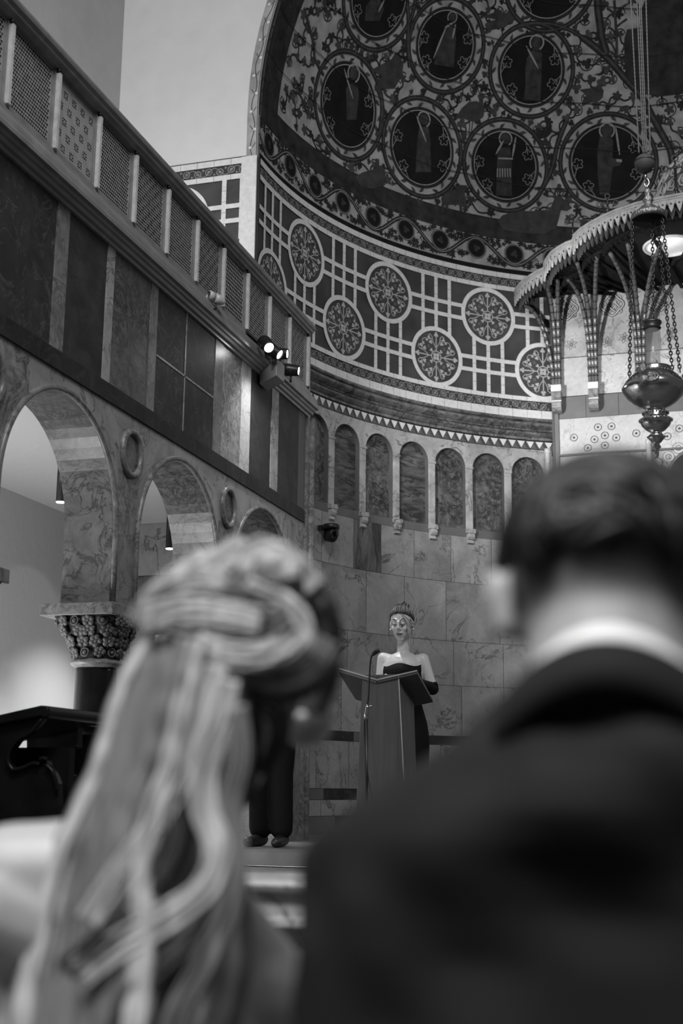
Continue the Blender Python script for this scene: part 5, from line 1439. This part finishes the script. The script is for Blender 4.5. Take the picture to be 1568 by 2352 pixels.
for s_ in (-1, 1): limb(mb, (mx+s_*.08, my, PZ+.90), (mx+s_*.07, my, PZ+.48), .11, .085); limb(mb, (mx+s_*.07, my, PZ+.48), (mx+s_*.075, my+.02, PZ+.12), .085, .078)
freeze(mb, 'trousers', MT['cloth'], mn, .012, 4)
for s_ in (-1, 1):
    mb = MB(); limb(mb, (mx+s_*.075, my+.05, PZ+.045), (mx+s_*.10, my-.16, PZ+.032), .044, .031); mb.build('shoe', MT['black'], mn)
mb = MB(); mb.ball((mx, my+.015, zt-.085), .1, 12, 0, (.84, 1.0, 1.08)); mb.build('hair', MT['hair_b'], mn)
# ------------------------------------------------------------------ the couple in the foreground, kneeling with heads bowed
kn = empty('kneeling_bench', (-.25, 1.1, 0), 'low padded kneeling bench under the couple', 'bench')
mb = MB(); mb.box((-.95,.85,.10),(.45,1.35,.195)); mb.build('cushion', MT['carpet'], kn, bevel=.03); mb = MB(); mb.box((-.95,.87,0),(.45,1.33,.10)); mb.build('base', MT['pew'], kn)
GY = 1.02
def gp(x, y, d=0): return atY(x, y, GY+d)
gr = empty('person', (gp(1420, 1500)[0], GY, .22), 'groom seen from behind, short dark hair, white collar and charcoal suit', 'person')
mb = MB(); k_ = GY/2960
hcg = gp(1405, 1310, .04); 
mb.ball(hcg, .1, 16, 0, (.80, .96, .84)); mb.ball(hcg+(0,-.012,-.045), .1, 14, 0, (.70, .74, .72)); mb.ball(hcg+(.0,.075,-.075), .1, 12, 0, (.58, .55, .7))
mb.ball(hcg+(0,.10,-.13), .03, 8); mb.tube([hcg+(0,.12,-.02), hcg+(0,.155,-.055)], [.011, .015], 8)
limb(mb, gp(1415, 1600, .0), gp(1408, 1370, .02), .070, .066)
ear = gp(1147, 1400, .03)
for s_, cx_ in ((-1, ear), (1, ear+np.array([(hcg[0]-ear[0])*2, 0, 0]))):
    mb.ball(cx_+(s_*.001, 0, .014), .020, 8, 0, (.55, .8, 1.1)); mb.ball(cx_+(-s_*.006, 0, -.008), .019, 8, 0, (.62, .8, 1.1)); mb.ball(cx_+(-s_*.012, .004, .004), .018, 8, 0, (.9, .7, 1.0))
S_ = [gp(905, 2050, .02), gp(1920, 2050, .02)]
for s_ in S_: limb(mb, s_, gp(1415, 1780, .03), .040, .06)
for s_, sg in zip(S_, (-1, 1)):
    e_ = s_+np.array([sg*.012, .07, -.27]); w_ = np.array([gp(1415,1700)[0]+sg*.05, GY+.32, e_[2]+.04]); limb(mb, s_, e_, .052, .042); limb(mb, e_, w_, .042, .028); hand(mb, w_, (-sg*.5, 1, .3), (-sg, 0, 0), 1.0, .5, sg)
cxg = gp(1415, 1700)[0]; zg = gp(1415, 1700)[2]
mb.ball((cxg, GY+.03, zg-.20), .2, 12, 0, (.95, .58, 1.2)); mb.ball((cxg, GY+.0, zg-.45), .18, 12, 0, (.95, .65, 1.1))
for s_ in (-1, 1): limb(mb, (cxg+s_*.10, GY-.0, zg-.52), (cxg+s_*.12, GY+.16, .30), .09, .065); limb(mb, (cxg+s_*.12, GY+.16, .29), (cxg+s_*.12, GY-.22, .265), .06, .045)
skg = mat('skin with clipped nape hair', .40, .5); nt = skg.node_tree; b_ = nt.nodes['Principled BSDF']
tc = nt.nodes.new('ShaderNodeTexCoord'); sx = nt.nodes.new('ShaderNodeSeparateXYZ'); nt.links.new(tc.outputs['Object'], sx.inputs[0])
zf0 = gp(1405, 1430)[2]-.22; zf1 = gp(1405, 1230)[2]-.22
def mth(op, a, c):
    q = nt.nodes.new('ShaderNodeMath'); q.operation = op
    for i, x in enumerate((a, c)):
        if x is None: continue
        if hasattr(x, 'default_value'): nt.links.new(x, q.inputs[i])
        else: q.inputs[i].default_value = x
    return q.outputs[0]
ax = mth('ABSOLUTE', mth('ADD', sx.outputs[0], float(gr.location[0]-hcg[0])), None)
ax = mth('MINIMUM', ax, .066)
zz = mth('ADD', sx.outputs[2], mth('MULTIPLY', mth('POWER', mth('DIVIDE', ax, .066), 2.0), .045))
mr = nt.nodes.new('ShaderNodeMapRange'); mr.interpolation_type = 'SMOOTHSTEP'; mr.inputs[1].default_value = zf0; mr.inputs[2].default_value = zf1; mr.inputs[3].default_value = .42; mr.inputs[4].default_value = .025
nt.links.new(zz, mr.inputs[0])
# ears and shoulders keep plain skin
ex = mth('MULTIPLY', mth('MAXIMUM', mth('SUBTRACT', mth('ABSOLUTE', mth('ADD', sx.outputs[0], float(gr.location[0]-hcg[0])), None), .076), 0.0), 125.0)
ex = mth('MINIMUM', ex, 1.0)
mxn = nt.nodes.new('ShaderNodeMix'); mxn.data_type = 'FLOAT'; nt.links.new(ex, mxn.inputs[0]); nt.links.new(mr.outputs[0], mxn.inputs[2]); mxn.inputs[3].default_value = .5
nt.links.new(mxn.outputs[0], b_.inputs['Base Color'])
freeze(mb, 'body', skg, gr, .006, 6)
# hair of the groom
mb = MB(); rn_ = random.Random(2); n = 48; vs = []; H_ = 22
for i in range(H_):
    for j in range(n):
        q = 2*PI*j/n; back = -math.sin(q); aa = (PI/2)*(1.02+.10*back)*i/(H_-1)
        bump = 1+.045*math.sin(3*q+i*.6)+.03*math.sin(7*q-i*.9)
        if i > H_-4: bump *= 1-.03*(i-(H_-4))
        vs.append(hcg+np.array([.089*math.sin(aa)*math.cos(q)*bump, .004+.104*math.sin(aa)*math.sin(q)*bump, .008+.086*math.cos(aa)*bump]))
mb.add(vs, [(i*n+j, i*n+(j+1) % n, (i+1)*n+(j+1) % n, (i+1)*n+j) for i in range(H_-1) for j in range(n)]+[tuple(range((H_-1)*n, H_*n))], 0, True)
for i in range(420):
    q = rn_.uniform(0, 2*PI); aa = rn_.uniform(.05, 1.45); nrm = np.array([math.sin(aa)*math.cos(q), math.sin(aa)*math.sin(q), math.cos(aa)]); p_ = hcg+nrm*np.array([.088,.103,.090])
    t_ = np.cross(nrm, (rn_.uniform(-.4,.4), 1, rn_.uniform(-.5,.5))); t_ /= np.linalg.norm(t_)+1e-9
    mb.tube(smooth([p_-t_*.03-nrm*.003, p_+nrm*.006, p_+t_*.03-nrm*.002], 3), [.002,.004,.005,.005,.0045,.0035,.001], 5)
mb.build('hair', MT['hair_b'], gr)
# shirt collar
def gring(rows_, n=64):
    vs = []
    for (c, a, b, tilt_) in rows_:
        for j in range(n):
            q = 2*PI*j/n; vs.append(np.array(c)+np.array([a*math.cos(q), b*math.sin(q), -tilt_*math.sin(q)*1.0+tilt_*0]))
    return vs, [(i*n+j, i*n+(j+1) % n, (i+1)*n+(j+1) % n, (i+1)*n+j) for i in range(len(rows_)-1) for j in range(n)]
cc = gp(1412, 1500, .0)
mb = MB()
# the collar band climbs at the back of the neck and falls towards the front
def cpt(q, r, rb, z): 
    x = r*math.cos(q); y = rb*math.sin(q); back = (1-math.sin(q))/2
    return cc+np.array([x, y, z-.048*(x/.085)**2-.030*(1-back)])
vs = []
for r, z in ((.070, .010), (.073, .014), (.080, .010), (.085, -.014), (.084, -.035)):
    for j in range(64): vs.append(cpt(2*PI*j/64, r, r*.95, z))
mb.add(vs, [(i*64+j, i*64+(j+1) % 64, (i+1)*64+(j+1) % 64, (i+1)*64+j) for i in range(4) for j in range(64)], 0, True); mb.build('shirt_collar', MT['shirt'], gr)
# jacket
mb = MB()
rows_ = [(1476, 1330, 1500, .058, .02), (1500, 1262, 1568, .082, .01), (1540, 1195, 1640, .092, .0), (1600, 1140, 1700, .100, -.005), (1660, 1080, 1770, .105, -.012), (1720, 1020, 1840, .115, -.015), (1790, 915, 1930, .120, -.015), (1860, 810, 2030, .122, -.015),
         (1930, 718, 2110, .122, -.01), (1990, 685, 2150, .12, -.005), (2080, 672, 2165, .12, .0), (2200, 665, 2172, .12, .0), (2352, 662, 2178, .12, .0), (2600, 672, 2170, .12, .0), (2900, 700, 2140, .125, .0), (3100, 700, 2140, .13, .0)]
vs = []; n = 64
for py, xl, xr, b, yo in rows_:
    a0_, a1_ = gp(xl, py), gp(xr, py); c = (a0_+a1_)/2; a = (a1_[0]-a0_[0])/2
    for j in range(n):
        q = 2*PI*j/n; e = 2.3
        sx_ = abs(math.cos(q))**(2/e)*(1 if math.cos(q) > 0 else -1); sy_ = abs(math.sin(q))**(2/e)*(1 if math.sin(q) > 0 else -1)
        fold = .003*math.sin(5*q+py*.012)+.002*math.sin(11*q-py*.02)
        vs.append(c+np.array([(a+fold)*sx_, yo+(b+fold*2)*sy_+.03, 0]))
mb.add(vs, [(i*n+j, (i+1)*n+j, (i+1)*n+(j+1) % n, i*n+(j+1) % n) for i in range(len(rows_)-1) for j in range(n)]+[tuple(range(n)), tuple((len(rows_)-1)*n+j for j in range(n))[::-1]], 0, True)
for s_, sg in zip(S_, (-1, 1)):
    s_ = s_+np.array([sg*.014, 0, 0]); e_ = s_+np.array([sg*.03, .07, -.29]); w_ = np.array([cxg+sg*.06, GY+.30, e_[2]+.04]); limb(mb, s_+(0,.02,-.02), e_, .062, .055); limb(mb, e_, w_, .055, .040)
freeze(mb, 'jacket', MT['suit'], gr, .006, 5)
# turned down jacket collar with its shadow line
mb = MB(); vs = []
for r, z, dy in ((.086, .003, 0), (.092, .004, 0), (.106, -.012, 0), (.112, -.024, 0), (.106, -.028, 0), (.088, -.026, 0)):
    for j in range(64):
        q = PI+PI*j/63*1.0; 
        x = r*1.05*math.cos(q); y = r*.92*math.sin(q); vs.append(cc+np.array([x, y, z-.050*(x/.09)**2-.006]))
mb.add(vs, [(i*64+j, i*64+j+1, (i+1)*64+j+1, (i+1)*64+j) for i in range(5) for j in range(63)], 0, True); o = mb.build('jacket_collar', MT['suit_l'], gr)
so = o.modifiers.new('s', 'SOLIDIFY'); so.thickness = .004
mb = MB()
for s_ in (-1, 1): limb(mb, (cxg+s_*.10, GY-.0, zg-.52), (cxg+s_*.12, GY+.16, .31), .115, .085); limb(mb, (cxg+s_*.12, GY+.16, .31), (cxg+s_*.12, GY-.24, .285), .08, .06)
freeze(mb, 'trousers', MT['suit'], gr, .012, 4)
# ------------------------------------------------------------------ bride
BY = 1.38; KB = BY/1.22
class MB(MB):
    def tube(s, pts, rad, *a, **k): super().tube(pts, [r*KB for r in rad] if hasattr(rad, '__len__') else rad*KB, *a, **k)
    def ball(s, c, r, *a, **k): super().ball(c, r*KB, *a, **k)
def bp_(x, y, d=0): return atY(x, y, BY+d*KB)
br = empty('person', (bp_(480, 1500)[0], BY, .22), 'bride seen from behind, head bowed, pinned twisted hair with a long wavy ponytail', 'person')
mb = MB(); hcb = bp_(585, 1430, .06)
mb.ball(hcb, .1, 16, 0, (.72, .92, .82)); mb.ball(hcb+KB*np.array([.02,.06,-.05]), .1, 12, 0, (.55, .55, .62)); mb.ball(hcb+KB*np.array([.03,.09,-.10]), .03, 8); mb.tube([hcb+KB*np.array([.03,.125,-.01]), hcb+KB*np.array([.032,.15,-.045])], [.010, .014], 8)
mb.ball(bp_(700, 1610, .06), .020, 8, 0, (.5, .8, 1.3)); mb.ball(hcb-KB*np.array([.07,0,.06]), .02, 8, 0, (.5,.8,1.3))
limb(mb, bp_(385, 1960, .02), bp_(600, 1590, .06), .050, .044)
SL, SR = bp_(30, 2010, -.03), bp_(590, 2250, .04)
nbb = bp_(370, 2000, 0)
limb(mb, SL, nbb, .052, .055); limb(mb, SR, nbb, .048, .055); limb(mb, SL-(0,0,.03), SR-(0,0,.02), .062, .06)
cb = (SL+SR)/2-(0,-.01,.12); mb.ball(cb, .15, 12, 0, (1.0, .6, 1.1)); mb.ball(cb-(0,0,.20), .13, 12, 0, (1.0, .66, 1.2)); mb.ball(cb-(0,0,.40), .16, 12, 0, (1.05, .8, 1.0))
for s_, sg in ((SL, -1), (SR, 1)):
    e_ = s_+np.array([sg*.035, .05, -.27]); w_ = e_+np.array([-sg*.14, .22, .03]); limb(mb, s_, e_, .044, .036); limb(mb, e_, w_, .036, .024); hand(mb, w_, (-sg*.4, 1, .3), (-sg, 0, 0), .92, .5, sg)
for s_ in (-1, 1): limb(mb, cb+(s_*.09, 0, -.45), (cb[0]+s_*.10, BY+.15, .30), .09, .06); limb(mb, (cb[0]+s_*.10, BY+.15, .29), (cb[0]+s_*.10, BY-.22, .26), .055, .04)
freeze(mb, 'body', MT['skin'], br, .006, 6)
# gown below the shoulder blades
mb = MB(); n = 56; vs = []; rows_ = [(-.12, .158, .098), (-.15, .160, .100), (-.22, .148, .095), (-.32, .135, .095), (-.42, .17, .14), (-.6, .22, .22), (cb[2]*-1+.26, .33, .34)]
for z, a, b in rows_:
    for j in range(n):
        q = 2*PI*j/n; vs.append(cb+np.array([a*math.cos(q), b*math.sin(q), z]))
mb.add(vs, [(i*n+j, (i+1)*n+j, (i+1)*n+(j+1) % n, i*n+(j+1) % n) for i in range(len(rows_)-1) for j in range(n)], 0, True); mb.build('gown', MT['dress'], br)
# hair: crown, twisted locks, ponytail
def hmat(name, g): return mat(name, g, .42, var=.35, vscale=1.0, stretch=(90, 90, 9), spec=.35)
HB = [hmat('blonde hair', .20), hmat('lit blonde hair', .52), hmat('shaded blonde hair', .08)]  # one blonde in three tones: highlights and shade painted into the locks
mb = MB(); H_ = 24; n = 48; vs = []
hcc = hcb+np.array([-.006, -.01, .0])
for i in range(H_):
    for j in range(n):
        q = 2*PI*j/n; aa = PI*.86*i/(H_-1); bump = 1+.02*math.sin(6*q+i*.5)
        x = KB*.086*math.sin(aa)*math.cos(q)*bump; y = KB*.100*math.sin(aa)*math.sin(q)*bump; z = KB*.079*math.cos(aa)*bump
        vs.append(hcc+np.array([x, y, z-.10*x*(x < 0)*-1*1.0 if False else z]))
mb.add(vs, [(i*n+j, i*n+(j+1) % n, (i+1)*n+(j+1) % n, (i+1)*n+j) for i in range(H_-1) for j in range(n)]+[tuple(range((H_-1)*n, H_*n))], 0, True)
mb.build('hair_crown', HB[2], br)
hair = {0: MB(), 1: MB(), 2: MB()}
rb = random.Random(21)
def lock(pts_, d0, d1, w0, w1, c, nst=6, wob=.006, spread=None):
    """a lock of hair as a bundle of strands following the measured line"""
    for s_ in range(nst):
        off = (s_/(max(1, nst-1))-.5)
        P_ = []
        for i, (x, y) in enumerate(pts_):
            t = i/(len(pts_)-1); w = w0+(w1-w0)*t; dd = d0+(d1-d0)*t
            if i == 0: tx, ty = pts_[1][0]-x, pts_[1][1]-y
            else: tx, ty = x-pts_[i-1][0], y-pts_[i-1][1]
            L_ = math.hypot(tx, ty)+1e-6
            p_ = bp_(x-ty/L_*off*w, y+tx/L_*off*w, dd+.012*abs(off)*2*0+rb.uniform(-.002, .002)); P_.append(p_)
        q_ = smooth(P_, 6); m_ = len(q_); r_ = (w0*.85/nst)*1.22/2960
        r2 = (w1*.85/nst)*1.22/2960
        rad_ = [max(.0015, (r_+(r2-r_)*i/m_)*(1+.15*math.sin(i*.9+s_))*min(1, .25+i/5, .06+(m_-1-i)/9)) for i in range(m_)]
        hair[c].tube(q_, rad_, 6)
# crown volume strokes
for k in range(15):
    t = k/14
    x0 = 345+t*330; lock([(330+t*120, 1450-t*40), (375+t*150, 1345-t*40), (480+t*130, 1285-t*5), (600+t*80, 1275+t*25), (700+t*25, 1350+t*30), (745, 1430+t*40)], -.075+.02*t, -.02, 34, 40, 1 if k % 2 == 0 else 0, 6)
# fine top tufts
for x0, y0, x1, y1 in ((420,1330,480,1290), (500,1300,560,1262), (560,1290,620,1262), (610,1275,660,1285), (660,1300,700,1320), (460,1340,540,1300)):
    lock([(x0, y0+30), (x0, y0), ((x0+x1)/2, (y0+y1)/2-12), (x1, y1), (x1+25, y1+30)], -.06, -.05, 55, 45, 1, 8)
# pulled back sweeps and twists
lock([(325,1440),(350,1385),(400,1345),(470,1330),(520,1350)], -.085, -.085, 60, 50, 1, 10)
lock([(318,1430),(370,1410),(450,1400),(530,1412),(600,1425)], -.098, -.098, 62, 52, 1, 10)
lock([(380,1440),(440,1455),(520,1462),(600,1450),(665,1415)], -.100, -.09, 40, 60, 0, 10)
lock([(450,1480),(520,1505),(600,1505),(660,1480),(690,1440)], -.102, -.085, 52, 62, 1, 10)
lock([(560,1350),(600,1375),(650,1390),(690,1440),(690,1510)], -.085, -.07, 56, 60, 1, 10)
lock([(640,1310),(680,1345),(715,1350),(745,1390)], -.055, -.04, 60, 50, 0, 10)
lock([(520,1500),(580,1540),(650,1550),(710,1520),(740,1460)], -.085, -.04, 60, 70, 0, 6)
lock([(540,1545),(600,1580),(660,1585),(715,1560),(755,1490)], -.07, -.02, 50, 60, 2, 10)
lock([(720,1360),(752,1420),(765,1490),(755,1570),(730,1640)], -.03, .0, 60, 26, 2, 10)
lock([(560,1320),(520,1345),(470,1370),(400,1372),(350,1400)], -.08, -.09, 50, 50, 0, 10)
lock([(480,1380),(540,1370),(600,1385),(640,1420)], -.09, -.09, 30, 30, 2, 3)
lock([(545,1590),(575,1660),(570,1750),(560,1850)], -.03, -.03, 60, 40, 2, 8)  # this dark lock and the next stand in for shade under the updo
lock([(600,1600),(640,1640),(640,1700),(600,1780)], -.02, -.02, 60, 30, 2, 8)
# ponytail
rowsP = [(1470, 335, 560), (1530, 300, 562), (1600, 262, 560), (1680, 232, 562), (1760, 205, 565), (1850, 170, 566), (1950, 140, 560), (2060, 120, 548), (2170, 100, 540), (2280, 60, 525), (2400, 30, 500), (2550, 0, 470), (2700, -20, 440)]
mbp = MB(); n = 32; vs = []
for py, xl, xr in rowsP:
    a0_, a1_ = bp_(xl+12, py, -.06), bp_(xr-12, py, -.06); c = (a0_+a1_)/2; a = (a1_[0]-a0_[0])/2
    for j in range(n):
        q = 2*PI*j/n; vs.append(c+np.array([a*math.cos(q), KB*.030*math.sin(q), 0]))
mbp.add(vs, [(i*n+j, (i+1)*n+j, (i+1)*n+(j+1) % n, i*n+(j+1) % n) for i in range(len(rowsP)-1) for j in range(n)]+[tuple(range(n))], 0, True); mbp.build('ponytail_core', HB[0], br)
NL = 64
for k in range(NL):
    t = (k+.5)/NL; w_ = math.sin(t*15+.6)+.35*math.sin(t*37); c_ = 1 if w_ > .8 else (2 if w_ < -.95 else 0); P_ = []
    for py, xl, xr in rowsP:
        s_ = (py-1470)/1000; x = xl+(xr-xl)*t+26*math.sin(s_*7+t*2.4)*min(1, s_*2.5); P_.append((x, py))
    bulge = -.100+.05*(2*t-1)**2-.010*w_
    lock(P_, bulge+rb.uniform(-.002, .003), bulge, 20, 28, c_, 2)
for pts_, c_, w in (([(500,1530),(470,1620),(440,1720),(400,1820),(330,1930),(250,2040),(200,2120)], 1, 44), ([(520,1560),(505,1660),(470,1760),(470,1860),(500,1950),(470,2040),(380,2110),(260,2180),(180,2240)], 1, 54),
                 ([(540,1620),(552,1740),(530,1850),(540,1980),(520,2100),(460,2230),(400,2352),(380,2500)], 0, 46),
                 ([(430,1700),(400,1830),(390,1940),(330,2050),(240,2150),(150,2230)], 2, 44), ([(520,1900),(525,2000),(480,2120),(380,2210),(300,2300),(250,2420)], 2, 46)):
    lock(pts_, -.108, -.112, w, w*1.2, c_, 10)
for c_, nm in ((0, 'hair_locks'), (1, 'lit_hair_locks'), (2, 'shaded_hair_locks')): hair[c_].build(nm, HB[c_], br)
mb = MB(); e_ = bp_(692, 1648, .0); mb.ball(e_, .0065, 10); mb.tube([e_+(0,0,.008), e_+(0,.0,.022)], .002, 6); mb.ball(e_+(0,0,.022), .005, 8); mb.build('earring', MT['pearl'], br)
